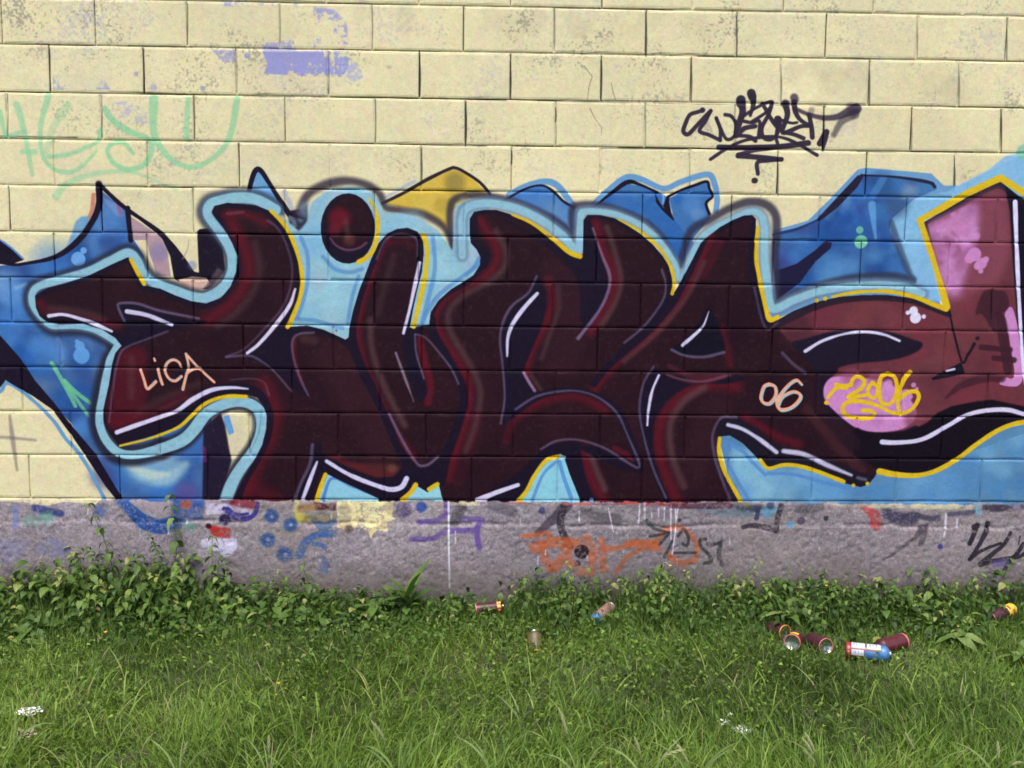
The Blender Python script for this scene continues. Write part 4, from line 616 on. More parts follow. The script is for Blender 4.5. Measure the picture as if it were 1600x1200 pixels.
def plain(name, col, rough=.5, metal=0., spec=.5, var=0., vscale=30, bump=0.):
    m, nt, b = new_mat(name); b.inputs['Roughness'].default_value = rough; b.inputs['Metallic'].default_value = metal; b.inputs['Specular IOR Level'].default_value = spec
    if var:
        tc = N(nt, 'ShaderNodeTexCoord'); n = N(nt, 'ShaderNodeTexNoise'); n.inputs['Scale'].default_value = vscale; n.inputs['Detail'].default_value = 4; nt.links.new(tc.outputs['Object'], n.inputs['Vector'])
        r = N(nt, 'ShaderNodeValToRGB'); r.color_ramp.elements[0].position = .3; r.color_ramp.elements[1].position = .7
        r.color_ramp.elements[0].color = (*[c*(1-var) for c in col], 1); r.color_ramp.elements[1].color = (*[min(c*(1+var), 1) for c in col], 1)
        nt.links.new(n.outputs[0], r.inputs[0]); nt.links.new(r.outputs[0], b.inputs['Base Color'])
        if bump:
            bp = N(nt, 'ShaderNodeBump'); bp.inputs['Strength'].default_value = bump; bp.inputs['Distance'].default_value = .01; nt.links.new(n.outputs[0], bp.inputs['Height']); nt.links.new(bp.outputs[0], b.inputs['Normal'])
    else: b.inputs['Base Color'].default_value = (*col, 1)
    return m
def leaf_mat(name, stops, rough=.55, trans=.25):
    """Greens picked by the per-leaf attribute 'v'."""
    m, nt, b = new_mat(name); L = nt.links
    at = N(nt, 'ShaderNodeAttribute', attribute_name='v'); r = N(nt, 'ShaderNodeValToRGB')
    el = r.color_ramp.elements
    while len(el) < len(stops): el.new(.5)
    for e, (p, c) in zip(el, stops): e.position = p; e.color = (*c, 1)
    L.new(at.outputs['Fac'], r.inputs[0]); L.new(r.outputs[0], b.inputs['Base Color'])
    b.inputs['Roughness'].default_value = rough; b.inputs['Specular IOR Level'].default_value = .35
    tr = N(nt, 'ShaderNodeBsdfTranslucent'); mx = N(nt, 'ShaderNodeMixShader'); mx.inputs[0].default_value = trans
    L.new(r.outputs[0], tr.inputs[0]); L.new(b.outputs[0], mx.inputs[1]); L.new(tr.outputs[0], mx.inputs[2]); L.new(mx.outputs[0], nt.nodes['Material Output'].inputs[0])
    return m
M_GRASS = leaf_mat('grass_blade', [(0, (.036, .070, .009)), (.35, (.080, .150, .015)), (.7, (.15, .245, .028)), (.88, (.23, .32, .055)), (.95, (.26, .24, .10)), (1, (.33, .28, .15))])
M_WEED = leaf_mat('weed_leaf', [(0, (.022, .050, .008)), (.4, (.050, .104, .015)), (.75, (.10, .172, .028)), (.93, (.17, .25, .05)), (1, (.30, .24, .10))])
M_NETTLE = leaf_mat('nettle_leaf', [(0, (.05, .098, .02)), (.5, (.10, .165, .032)), (1, (.16, .24, .055))])
M_DOCK = leaf_mat('dock_leaf', [(0, (.045, .095, .018)), (.6, (.095, .165, .03)), (1, (.20, .26, .08))])
M_STEM = leaf_mat('green_stem', [(0, (.09, .13, .05)), (1, (.17, .20, .08))])
M_SEED = leaf_mat('seed_head', [(0, (.17, .20, .08)), (1, (.30, .32, .14))])
M_LONG = leaf_mat('long_blade', [(0, (.09, .15, .03)), (.6, (.14, .21, .05)), (1, (.22, .29, .11))], .45, .2)
M_YFLO = plain('yellow_petal', (.80, .50, .02), .6, var=.1); M_WFLO = plain('white_petal', (.78, .78, .76), .6, var=.05); M_PFLO = plain('pink_petal', (.50, .33, .30), .6, var=.12)
M_SOIL = plain('soil', (.036, .040, .018), .95, var=.5, vscale=14, bump=.6)
M_LAWN = plain('distant_lawn', (.06, .10, .03), .95, var=.35, vscale=3)

# ------------------------------------------------------------------ ground
gx = np.concatenate([[-200, -40, -12, -6], np.linspace(-4.4, 4.8, 116), [7, 13, 40, 200]])
gy = np.concatenate([[-200, -50, -14, -7, -4.6], np.linspace(-3.2, .06, 60)])
GXX, GYY = np.meshgrid(gx, gy, indexing='ij')
def gh(x, y):
    x = np.asarray(x, float); y = np.asarray(y, float)
    return (fbm(x*1.3+50, y*1.3+50, 3, 5)-.5)*.05-.012
zz = gh(GXX, GYY); vv = np.stack([GXX, GYY, zz], -1).reshape(-1, 3)
ny = len(gy); ii, jj = np.meshgrid(np.arange(len(gx)-1), np.arange(ny-1), indexing='ij'); a = (ii*ny+jj).ravel()
g = mesh_obj('ground', vv, np.stack([a, a+ny, a+ny+1, a+1], 1), M_SOIL, smooth=True); tag(g, kind='structure')
def far_lawn():
    v = []; f_ = []
    for (xa, xb, ya, yb) in ((-200, 200, -200, -3.6), (-200, -5.2, -3.6, -.02), (5.6, 200, -3.6, -.02)):
        k = len(v); v += [(xa, ya, .04), (xb, ya, .04), (xb, yb, .04), (xa, yb, .04)]; f_.append((k, k+1, k+2, k+3))
    tag(mesh_obj('lawn_surround', v, f_, M_LAWN), kind='structure')
far_lawn()

# ------------------------------------------------------------------ wall: blocks, mortar, footing
WALL = tag(empty('block_wall', (0, 0, 0)), 'cream painted block wall with maroon and blue graffiti on a rough grey footing', 'wall')
ZS = [3.297, 3.094, 2.890, 2.687, 2.492, 2.291, 2.092, 1.892, 1.691, 1.490, 1.289, 1.089, .889, .690, .488]   # joint heights, top to bottom
CX = {3: [-2.068+.0, -.08+.0], 4: [-2.074, -1.676, -1.282, -.882, -.483, -.085, .313, .716, 1.118, 1.516, 1.923, 2.326], 5: [-1.878, -1.474, -1.074, -.674, -.277, .123, .522, .921, 1.321, 1.718, 2.122],
      6: [-2.068, -1.663, -1.262, -.866, -.471, -.074, .325, .723, 1.124, 1.524, 1.92, 2.327], 7: [-1.873, -1.469, -1.07, -.67, -.269, .131, .528, .927, 1.325, 1.727, 2.129], 8: [-2.077, -1.677, -1.275, -.872, -.476, -.075, .325, .722, 1.124, 1.524, 1.92, 2.337],
      9: [-1.89, -1.483, -1.085, -.682, -.28, .118, .519, .919, 1.321, 1.723, 2.128], 10: [-2.089, -1.687, -1.285, -.882, -.478, -.077, .326, .724, 1.126, 1.527, 1.931, 2.338], 11: [-1.881, -1.473, -1.068, -.664, -.266, .133, .533, .933, 1.332, 1.735, 2.134],
      12: [-2.057, -1.656, -1.256, -.853, -.454, -.056, .341, .738, 1.139, 1.546, 1.945, 2.347], 13: [-1.849, -1.451, -1.046, -.646, -.245, .153, .551, .944, 1.346, 1.744, 2.146], 14: [-2.044, -1.638, -1.24, -.839, -.436, -.036, .359, .751, 1.151, 1.547, 1.944, 2.344]}
CX[3] = [-1.88+.4*k for k in range(11)]; CX[2] = [-2.07+.4*k for k in range(12)]; CX[1] = [-1.88+.4*k for k in range(11)]
def full_row(xs):
    xs = list(xs)
    while xs[0] > -3.7: xs.insert(0, xs[0]-.4)
    while xs[-1] < 3.9: xs.append(xs[-1]+.4)
    return xs
GAP = .0024
mort_v, mort_f = [], []
def mortar_strip(pts, dirx, depth_fn, hw):
    """ribbon of mortar between blocks; pts along the joint (x,z), recess from depth_fn"""
    k = len(mort_v)
    for i, (x, z) in enumerate(pts):
        d = depth_fn(x, z)
        if dirx: mort_v.extend([(x, d, z-hw), (x, d, z+hw)])
        else: mort_v.extend([(x-hw, d, z), (x+hw, d, z)])
    for i in range(len(pts)-1):
        q = k+2*i
        mort_f.append((q, q+2, q+3, q+1) if dirx else (q, q+1, q+3, q+2))
def block_mesh(x0, x1, z0, z1):
    rj = lambda s_: random.uniform(-s_, s_)
    g_ = GAP; y = rj(.0012); b = .0040+rj(.001); D = .06
    P = [(x0+g_+rj(.0012), z0+g_+rj(.0008)), (x1-g_+rj(.0012), z0+g_+rj(.0008)), (x1-g_+rj(.0012), z1-g_+rj(.0008)), (x0+g_+rj(.0012), z1-g_+rj(.0008))]
    # outline with small chips: extra points along edges
    ring = []
    for i in range(4):
        a, c = P[i], P[(i+1) % 4]; n_ = 6 if i in (0, 2) else 3
        for k in range(n_):
            t_ = k/n_; ring.append((a[0]+(c[0]-a[0])*t_+(0 if k == 0 else rj(.0007)), a[1]+(c[1]-a[1])*t_+(0 if k == 0 else rj(.0007))))
    cx_, cz_ = (x0+x1)/2, (z0+z1)/2; n_ = len(ring); v = []
    for (x, z) in ring: v.append((x, y+b*1.0+.0006, z))      # edge, set back
    for (x, z) in ring:
        sx = math.copysign(1, x-cx_); sz = math.copysign(1, z-cz_)
        ex = min(1, max(0, (abs(x-cx_)-((x1-x0)/2-.012))/.006)); ez = min(1, max(0, (abs(z-cz_)-((z1-z0)/2-.012))/.006))
        bb = b*random.uniform(.75, 1.3) if random.random() > .07 else b*2.0
        v.append((x-sx*ex*bb*.9, y+.0012, z-sz*ez*bb*.9))
    for (x, z) in ring:
        ex = min(1, max(0, (abs(x-cx_)-((x1-x0)/2-.012))/.006)); ez = min(1, max(0, (abs(z-cz_)-((z1-z0)/2-.012))/.006))
        v.append((x-math.copysign(1, x-cx_)*ex*.013, y+rj(.0004), z-math.copysign(1, z-cz_)*ez*.011))
    for (x, z) in ring: v.append((x, D, z))
    f_ = []
    for i in range(n_):
        j = (i+1) % n_
        f_ += [(i, j, n_+j, n_+i), (n_+i, n_+j, 2*n_+j, 2*n_+i), (3*n_+i, 3*n_+j, j, i)]
    f_.append(tuple(range(2*n_, 3*n_)))
    return v, f_
DEEP = {}
def deep_noise(x, z): return float(fbm(np.array([x*2.2+40]), np.array([z*5.0+9]), 2, 71)[0])
for c in range(1, 15):
    zt, zb = ZS[c-1], ZS[c]; xs = full_row(CX[c])
    for i in range(len(xs)-1):
        v, f_ = block_mesh(xs[i], xs[i+1], zb, zt)
        o = mesh_obj('block', v, f_, M_BLOCK, WALL)
    for x in xs:
        dd = random.choice((.0, .001, .001, .002, .004, .008, .014, .03, .03)) if zt > 1.5 else random.choice((.001, .0015, .002, .003, .005))
        x_ = x; rr = [random.uniform(-.0015, .004) for _ in range(5)]
        kk = [random.random() for _ in range(5)]
        mortar_strip([(x_, zb+(zt-zb)*t_/4) for t_ in range(5)], False, (lambda x, z, dd=dd, rr=rr, zb=zb, zt=zt: .0035+dd*(.6+.8*((z-zb)/(zt-zb)) if rr[0] > 0 else .6+.8*(1-(z-zb)/(zt-zb)))+rr[min(4, int((z-zb)/(zt-zb)*4.01))]), .0055)
for zj in ZS:
    def hd(x, z):
        n_ = deep_noise(x, z); 
        d = .0045+.004*random.random()
        if n_ > .57 and z > 1.6: d += .03
        return d
    mortar_strip([(-4.2+.06*k, zj) for k in range(143)], True, hd, .0055)
mm = mesh_obj('mortar', mort_v, mort_f, M_MORTAR, WALL)
def box(v, f_, x0, x1, y0, y1, z0, z1):
    k = len(v); v += [(x0, y0, z0), (x1, y0, z0), (x1, y1, z0), (x0, y1, z0), (x0, y0, z1), (x1, y0, z1), (x1, y1, z1), (x0, y1, z1)]
    for q in ((0, 1, 5, 4), (1, 2, 6, 5), (2, 3, 7, 6), (3, 0, 4, 7), (4, 5, 6, 7), (3, 2, 1, 0)): f_.append(tuple(k+i for i in q))
v, f_ = [], []; box(v, f_, -4.25, 4.45, .058, .2, .487, 3.30); mesh_obj('wall_core', v, f_, plain('dark_core', (.05, .045, .04), .95), WALL)
# footing: poured concrete, broken lift line about 12 cm under the top
nx, nz = 1180, 82
fx = np.linspace(-4.2, 4.4, nx); fz = np.linspace(-.12, .4865, nz)
FX, FZ = np.meshgrid(fx, fz, indexing='ij')
lift = .372-.006*np.sin(FX*1.3)+(fbm(FX*7, FX*0+3, 3, 4)-.5)*.03
yy_ = (fbm(FX*2, FZ*3, 3, 12)-.5)*.012-(fbm(FX*22, FZ*22, 3, 13)-.5)*.0032
crack = np.exp(-((FZ-lift)/.006)**2)*np.clip((fbm(FX*5, FZ*2, 3, 14)-.42)*6, 0, 1)
yy_ = yy_+crack*.008+np.where(FZ < lift, -.004, .0)+np.clip((fbm(FX*60, FZ*60, 2, 17)-.62)*6, 0, 1)*.004
yy_ += np.clip((.03-(.4865-FZ))/.03, 0, 1)**2*(.004+(fbm(FX*9, FZ*0+1, 3, 18)-.5)*.012)
yy_ = yy_-.002
vv = np.stack([FX, yy_, FZ], -1).reshape(-1, 3)
ii, jj = np.meshgrid(np.arange(nx-1), np.arange(nz-1), indexing='ij'); a = (ii*nz+jj).ravel()
k = len(vv); topv = np.stack([fx, np.full(nx, .12), np.full(nx, .4865)], -1); vv = np.vstack([vv, topv])
t1 = np.arange(nx-1)*nz+nz-1; t2 = k+np.arange(nx-1)
faces = np.vstack([np.stack([a, a+nz, a+nz+1, a+1], 1), np.stack([t1, t1+nz, t2+1, t2], 1)])
mesh_obj('footing', vv, faces, M_FOOT, WALL, smooth=True)

# ------------------------------------------------------------------ vegetation helpers (numpy)
def blades(n, bx, by, bz, L, Wd, az, lean, curl, v, seg=4):
    """n curved tapering blades; returns verts, quads, attr"""
    t = np.linspace(0, 1, seg+1)[None, :]
    ang = lean[:, None]+curl[:, None]*t
    ds = L[:, None]/seg
    hx = np.cumsum(np.sin(ang)*ds, 1)-np.sin(ang)*ds; hz = np.cumsum(np.cos(ang)*ds, 1)-np.cos(ang)*ds
    cx = bx[:, None]+hx*np.cos(az)[:, None]; cy = by[:, None]+hx*np.sin(az)[:, None]; cz = bz[:, None]+hz
    wv = Wd[:, None]*np.clip(1-t**2.2, .04, 1)*.5*(.7+.3*np.minimum(t*5, 1))
    tw = az+RNG.uniform(-1.3, 1.3, n)
    px_, py_ = -np.sin(tw)[:, None]*wv, np.cos(tw)[:, None]*wv
    A = np.stack([cx-px_, cy-py_, cz], -1); B = np.stack([cx+px_, cy+py_, cz], -1)
    V = np.stack([A, B], 2).reshape(n, (seg+1)*2, 3)
    base = (np.arange(n)*(seg+1)*2)[:, None]; k = np.arange(seg)[None, :]*2
    F_ = np.stack([base+k, base+k+1, base+k+3, base+k+2], -1).reshape(-1, 4)
    return V.reshape(-1, 3), F_, np.repeat(v, (seg+1)*2)
def leaves(n, cx, cy, cz, L, Wd, az, pit, v, droop=.5):
    """ovate leaves folded at the midrib: 5 stations x 3 verts"""
    ts = np.array([0, .22, .5, .78, 1.]); ws = np.array([.06, .85, 1., .55, .02])
    t = ts[None, :]; ang = pit[:, None]-droop*t
    hx = t*L[:, None]*np.cos(ang); hz = t*L[:, None]*np.sin(ang)
    mx = cx[:, None]+hx*np.cos(az)[:, None]; my = cy[:, None]+hx*np.sin(az)[:, None]; mz = cz[:, None]+hz
    roll = RNG.uniform(-.5, .5, n)[:, None]; wv = ws[None, :]*Wd[:, None]*.5
    sx, sy = -np.sin(az)[:, None], np.cos(az)[:, None]
    up = .28
    Lf = np.stack([mx+sx*wv*np.cos(roll), my+sy*wv*np.cos(roll), mz+wv*(up+np.sin(roll))], -1)
    Rt = np.stack([mx-sx*wv*np.cos(roll), my-sy*wv*np.cos(roll), mz+wv*(up-np.sin(roll))], -1)
    Md = np.stack([mx, my, mz], -1)
    V = np.stack([Lf, Md, Rt], 2).reshape(n, 15, 3)
    base = (np.arange(n)*15)[:, None]; k = np.arange(4)[None, :]*3
    F1 = np.stack([base+k, base+k+1, base+k+4, base+k+3], -1); F2 = np.stack([base+k+1, base+k+2, base+k+5, base+k+4], -1)
    return V.reshape(-1, 3), np.concatenate([F1, F2], 1).reshape(-1, 4), np.repeat(v, 15)
def merge(parts):
    V, F_, A = [], [], []; k = 0
    for v, f_, a in parts: V.append(v); F_.append(f_+k); A.append(a); k += len(v)
    return np.vstack(V), np.vstack(F_), np.concatenate(A)

# cans lie in small clearings: keep tall growth off them
CANS = [(1240, 1003), (1277, 1003), (1357, 1018), (1392, 1008), (940, 958), (838, 1003), (1568, 955), (770, 945)]
CANP = [on_ground(u, v_) for u, v_ in CANS]
def clear_of_cans(x, y, rad=.08, front=.08):
    k = np.ones(len(x), bool)
    for p in CANP: k &= ~((np.abs(x-p.x) < rad) & (y < p.y+.03) & (y > p.y-front))
    return k
# grass: short matted sward, longer in the foreground
def make_grass():
    n = 185000
    x = RNG.uniform(-3.4, 3.8, n); y = -RNG.uniform(.04, 2.25, n)
    d = fbm(x*2.3+11, y*2.3+5, 3, 33)
    keep = RNG.random(n) < np.clip(.6+(d-.3)*1.6, .55, 1)
    x, y, d = x[keep], y[keep], d[keep]; n = len(x)
    z = gh(x, y)
    near = np.clip((-y-.55)/1.1, 0, 1)
    L = (.028+.045*d+.034*near)*RNG.uniform(.5, 1.7, n); L *= np.where(clear_of_cans(x, y), 1, .55)
    wd = RNG.uniform(.0018, .0052, n)*(1+.3*near)
    flow = fbm(x*1.1+3, y*1.1+8, 2, 44)*12
    az = np.where(RNG.random(n) < .5, flow+RNG.normal(0, .7, n), RNG.uniform(0, 2*math.pi, n))
    lean = np.abs(RNG.normal(.40, .45, n))+.25*near*RNG.random(n); curl = RNG.uniform(.1, 2.1, n)
    tone = fbm(x*1.7+31, y*1.7+2, 3, 66)
    v = np.clip(.2+(tone-.5)*.9+RNG.normal(.22, .17, n), 0, .9); dry = RNG.random(n); patch = np.clip((fbm(x*1.5, y*3, 2, 91)-.5)*3, 0, 1)
    v = np.where(dry < .02+.05*patch, RNG.uniform(.9, 1, n), v)
    P = [blades(n, x, y, z-.004, L, wd, az, lean, curl, v, 3)]
    m_ = 2600; x = RNG.uniform(-3.0, 3.2, m_); y = -.75-RNG.beta(1.6, 1, m_)*1.4
    P.append(blades(m_, x, y, gh(x, y), RNG.uniform(.09, .19, m_), RNG.uniform(.0032, .0065, m_), RNG.uniform(0, 6.28, m_), np.abs(RNG.normal(.3, .25, m_)), RNG.uniform(.5, 2.2, m_), np.clip(RNG.normal(.74, .12, m_), 0, .93), 6))
    # thatch of dry and broken stems lying flat
    m_ = 16000; x = RNG.uniform(-3.4, 3.8, m_); y = -RNG.uniform(.05, 2.2, m_)
    P.append(blades(m_, x, y, gh(x, y)+RNG.uniform(.002, .03, m_), RNG.uniform(.03, .10, m_), RNG.uniform(.001, .0026, m_), RNG.uniform(0, 6.28, m_), RNG.uniform(1.1, 1.6, m_), RNG.uniform(-.2, .3, m_), np.where(RNG.random(m_) < .5, RNG.uniform(.85, 1, m_), RNG.uniform(.2, .8, m_)), 2))
    # clover and small leaves low in the sward
    m_ = 15000; x = RNG.uniform(-3.4, 3.8, m_); y = -RNG.uniform(.05, 2.2, m_)
    k = fbm(x*2.8+61, y*2.8+5, 3, 83) > .47; x, y = x[k], y[k]; m_ = len(x)
    hz = RNG.uniform(.012, .06, m_)*np.where(clear_of_cans(x, y), 1, .3)
    P.append(leaves(m_, x, y, gh(x, y)+hz, RNG.uniform(.009, .024, m_), RNG.uniform(.007, .016, m_), RNG.uniform(0, 6.28, m_), RNG.uniform(-.2, .7, m_), np.clip(RNG.normal(.45, .22, m_), 0, .86)))
    V, F_, A = merge(P)
    tag(mesh_obj('grass', V, F_, M_GRASS, attr={'v': A}), 'short matted green grass with clover and dry stems in front of the wall', 'grass', kind='stuff')
make_grass()
def interp_top(u):
    U = [-300, 0, 60, 130, 210, 270, 330, 400, 470, 540, 620, 700, 780, 850, 900, 960, 1030, 1090, 1150, 1230, 1300, 1400, 1470, 1540, 1600, 2000]
    T = [895, 912, 895, 876, 872, 885, 905, 915, 918, 930, 930, 925, 915, 895, 905, 900, 876, 893, 905, 892, 900, 910, 905, 902, 900, 900]
    return np.interp(u, U, T)
def make_weeds():
    # mounds of leafy ground cover along the foot of the wall
    n = 5200
    x = RNG.uniform(-3.4, 3.8, n); dist = RNG.beta(1.2, 1.9, n)*.56+.015; y = -dist
    u = 800+(x-.156)*334.
    ht = np.clip((952-interp_top(u))/352.+.015, .02, .3)      # height the mass reaches against the wall
    env = ht*np.clip(1.05-(dist/.56)**1.3, .08, 1)*np.clip(.2+1.55*fbm(x*5+9, y*6+3, 3, 101), .25, 1.5)
    z = gh(x, y)+env*RNG.random(n)**.55
    k = clear_of_cans(x, y, .09, .2) | (RNG.random(n) < .12); x, y, z, dist, env = x[k], y[k], z[k], dist[k], env[k]; n = len(x)
    kind = fbm(x*2.1+77, y*2+8, 2, 111)
    big = np.clip((kind-.42)*4, 0, 1)*np.where(x < -1.2, 1, .6)
    L = RNG.uniform(.024, .046, n)+big*RNG.uniform(0, .036, n); wd = L*RNG.uniform(.38, .72, n)
    az = RNG.uniform(0, 6.28, n); az = np.where(RNG.random(n) < .35, RNG.normal(-1.57, .8, n), az)
    pit = RNG.uniform(-.5, .9, n)
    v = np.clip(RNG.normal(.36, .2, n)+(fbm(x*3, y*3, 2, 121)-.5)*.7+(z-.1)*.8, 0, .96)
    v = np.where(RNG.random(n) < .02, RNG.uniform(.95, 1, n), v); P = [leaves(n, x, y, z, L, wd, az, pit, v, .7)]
    # leafy stems
    for q in range(560):
        sx = RNG.uniform(-3.4, 3.8); dd = RNG.beta(1.0, 2.0)*.55+.02
        if not clear_of_cans(np.array([sx]), np.array([-dd]), .09, .2)[0]: continue
        uu = 800+(sx-.156)*334.; h_ = float(np.clip((952-interp_top(uu))/352., .04, .3))*float(np.clip(1.1-(dd/.56)**1.3, .2, 1))*RNG.uniform(.6, 1.45)*(1.5 if RNG.random() < .12 else 1)
        k_ = max(2, int(h_/.022)); t_ = np.repeat(np.linspace(.15, 1, k_), 2); big_ = (1.75 if sx < -1.0 else 1.1)*RNG.uniform(.7, 1.3)
        lx, ly = RNG.normal(0, .25, 2); a0 = RNG.uniform(0, 6.28)
        az_ = a0+np.arange(2*k_)*math.pi+np.repeat(np.arange(k_), 2)*1.57+RNG.normal(0, .25, 2*k_)
        g0 = float(gh(sx, -dd)); Ls = (.042-.022*t_)*big_*RNG.uniform(.8, 1.2, 2*k_)
        tone_ = RNG.uniform(.15, .8)
        P.append(leaves(2*k_, sx+lx*t_**1.5*h_, -dd+ly*t_**1.5*h_-.01, g0+h_*t_, Ls, Ls*RNG.uniform(.42, .6), az_, RNG.uniform(-.1, .7, 2*k_), np.clip(tone_+.25*t_+RNG.normal(0, .08, 2*k_), 0, .96), .8))
        P.append(blades(1, np.array([sx]), np.array([-dd]), np.array([g0]), np.array([h_]), np.array([.004]), np.array([math.atan2(ly, lx)]), np.array([.02]), np.array([.35]), np.array([.6]), 3))
    # low mixed leaves running out into the grass
    m_ = 9000; x = RNG.uniform(-3.4, 3.8, m_); dd = .3+RNG.beta(1, 2.2, m_)*.9; y = -dd
    k = (fbm(x*3+4, y*3+1, 3, 131) > .44); x, y = x[k], y[k]; m_ = len(x)
    P.append(leaves(m_, x, y, gh(x, y)+RNG.uniform(.008, .055, m_)*np.where(clear_of_cans(x, y), 1, .25), RNG.uniform(.014, .034, m_), RNG.uniform(.009, .02, m_), RNG.uniform(0, 6.28, m_), RNG.uniform(-.3, .8, m_), np.clip(RNG.normal(.5, .2, m_), 0, .97), .5))
    m_ = 24000; x = RNG.uniform(-3.4, 3.8, m_); y = -RNG.beta(1, 1.2, m_)*.62-.01
    u = 800+(x-.156)*334.; ht = np.clip((952-interp_top(u))/352., .03, .3)
    P.append(blades(m_, x, y, gh(x, y), ht*RNG.uniform(.25, 1.2, m_)*np.clip(1.3+y*1.6, .35, 1)*np.where(clear_of_cans(x, y), 1, .3), RNG.uniform(.002, .004, m_), RNG.uniform(0, 6.28, m_), np.abs(RNG.normal(.1, .25, m_)), RNG.uniform(0, .8, m_), np.clip(RNG.normal(.55, .2, m_), 0, .95), 3))
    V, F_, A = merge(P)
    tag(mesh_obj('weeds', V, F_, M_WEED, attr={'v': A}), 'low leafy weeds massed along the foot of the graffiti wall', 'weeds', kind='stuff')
make_weeds()

# ------------------------------------------------------------------ individual plants
def tube(path, r, sides=5):
    v, f_ = [], []; path = [Vector(p) for p in path]
    for i, p in enumerate(path):
        d = (path[min(i+1, len(path)-1)]-path[max(i-1, 0)]).normalized(); a = d.orthogonal().normalized(); b = d.cross(a)
        rr = r if not isinstance(r, (list, tuple)) else r[0]+(r[1]-r[0])*i/(len(path)-1)
        for k in range(sides):
            t_ = 2*math.pi*k/sides; v.append(p+(a*math.cos(t_)+b*math.sin(t_))*rr)
    for i in range(len(path)-1):
        for k in range(sides):
            q = i*sides+k; w_ = i*sides+(k+1) % sides; f_.append((q, w_, w_+sides, q+sides))
    return v, f_
def attr_obj(name, v, f_, mat, parent, val, smooth=False):
    return mesh_obj(name, v, f_, mat, parent, smooth, attr={'v': np.full(len(v), val)})
def leaf_shape(L, Wd, droop, fold=.25, wav=0., n=6, serr=0.):
    v, f_ = [], []
    for i in range(n+1):
        t_ = i/n; w_ = Wd*.5*max(.03, math.sin(math.pi*min(1, t_**.75))**.9)*(1+serr*(-1)**i)
        a = -droop*t_; x = L*t_*math.cos(a*.6); z = L*t_*math.sin(a)
        wz = wav*math.sin(t_*9)
        v += [(x, -w_, z+w_*fold+wz*w_), (x, 0, z), (x, w_, z+w_*fold-wz*w_)]
    for i in range(n):
        q = i*3; f_ += [(q, q+1, q+4, q+3), (q+1, q+2, q+5, q+4)]
    return v, f_
PROTO = {}
def leaf_child(key, shape, mat, val, parent, loc, rot, sc=1.):
    if key not in PROTO:
        v, f_ = shape; o = attr_obj('leaf', v, f_, mat, None, val); PROTO[key] = o.data; bpy.data.objects.remove(o)
    o = bpy.data.objects.new('leaf', PROTO[key]); COL.objects.link(o); o.parent = parent; o.location = loc; o.rotation_euler = rot; o.scale = (sc, sc, sc)
    return o
def nettle(p, h, pairs, lean, label, az=0., size=1., group=None):
    t_ = tag(empty('nettle_plant', p, (0, 0, az)), label, 'weed plant', group)
    path = [(lean*(k/8)**1.6*h, .01*math.sin(k), h*k/8) for k in range(9)]
    v, f_ = tube(path, (.0024, .0010)); attr_obj('stem', v, f_, M_STEM, t_, .3)
    for k in range(pairs):
        s = .18+.82*k/max(1, pairs-1); i = s*8; a, b = path[int(min(i, 7))], path[int(min(i, 7))+1]; fr = i-int(min(i, 7))
        q = [a[j]+(b[j]-a[j])*fr for j in range(3)]; ln = (1.3-.75*s)*size*1.35
        for sd_ in (0, math.pi):
            vi = random.randrange(4)
            leaf_child(('nettle', vi), leaf_shape(.052, .028, .6+.15*vi, .2, 0, 7, .12), M_NETTLE, .2+.22*vi, t_, q, (random.uniform(-.3, .3), random.uniform(-.25, .45), sd_+k*1.45+random.uniform(-.3, .3)), ln*random.uniform(.85, 1.15))
    # small tassels near the top
    for k in range(5):
        q = path[8-k//2]; v, f_ = tube([q, (q[0]+random.uniform(-.02, .02), q[1]+random.uniform(-.02, .02), q[2]-.004+random.uniform(-.02, .01))], .0016, 4); attr_obj('tassel', v, f_, M_SEED, t_, .4)
    return t_
def at(u, v_, dy=0.):
    p = on_ground(u, v_); p.y += dy; p.z = float(gh(p.x, p.y)); return p
def by_wall(u, y): 
    # a spot at distance y in front of the wall, under column u
    x, _ = on_wall(u, 940); d = (y-CAM[1])/(0-CAM[1]); x = CAM[0]+(x-CAM[0])*d
    return Vector((x, y, float(gh(x, y))))
for a in ((186, -.07, .50, 8, -.22, 'tall thin nettle leaning over the footing beside the black and blue mural edge', .6, .85), (276, -.06, .52, 9, .05, 'tallest nettle, growing against the blue paint right of the thin leaning nettle', 2.1, 1.0),
          (331, -.07, .33, 7, .03, 'slim nettle standing in front of the white and red paint patch on the footing', .3, .9), (104, -.16, .27, 6, -.15, 'bushy nettle in front of the faint lilac paint on the footing near the left edge', 1.3, 1.25),
          (150, -.22, .24, 6, .1, 'broad leaved nettle in the dark left hand weed clump, below the thin tall nettle', 2.6, 1.4), (225, -.2, .25, 6, .12, 'broad leaved nettle right of the dark gap in the left hand weed clump', 4., 1.35), (60, -.13, .22, 6, -.05, 'low nettle nearest the left edge of the wall', 5., 1.1),
          (354, -.13, .21, 5, .02, 'small upright nettle with pale top leaves ending the left hand weed clump', .9, 1.0), (478, -.12, .22, 5, .04, 'pale green upright weed below the blue curved strokes on the footing', 1.9, 1.0), (820, -.1, .17, 5, -.05, 'upright weed right of the long white drip near the orange writing', 2.2, .95),
          (1030, -.12, .23, 6, .02, 'rounded leafy weed rising in front of the orange triangle on the footing', 3.3, 1.), (1146, -.09, .17, 5, .05, 'small weed below the dark letters between orange triangle and red stroke', .4, .8), (1452, -.12, .19, 6, .1, 'pointed leafy weed below the faint grey scribble right of the red stroke', 1., 1.0)):
    nettle(by_wall(a[0], a[1]), a[2], a[3], a[4], a[5], a[6], a[7])
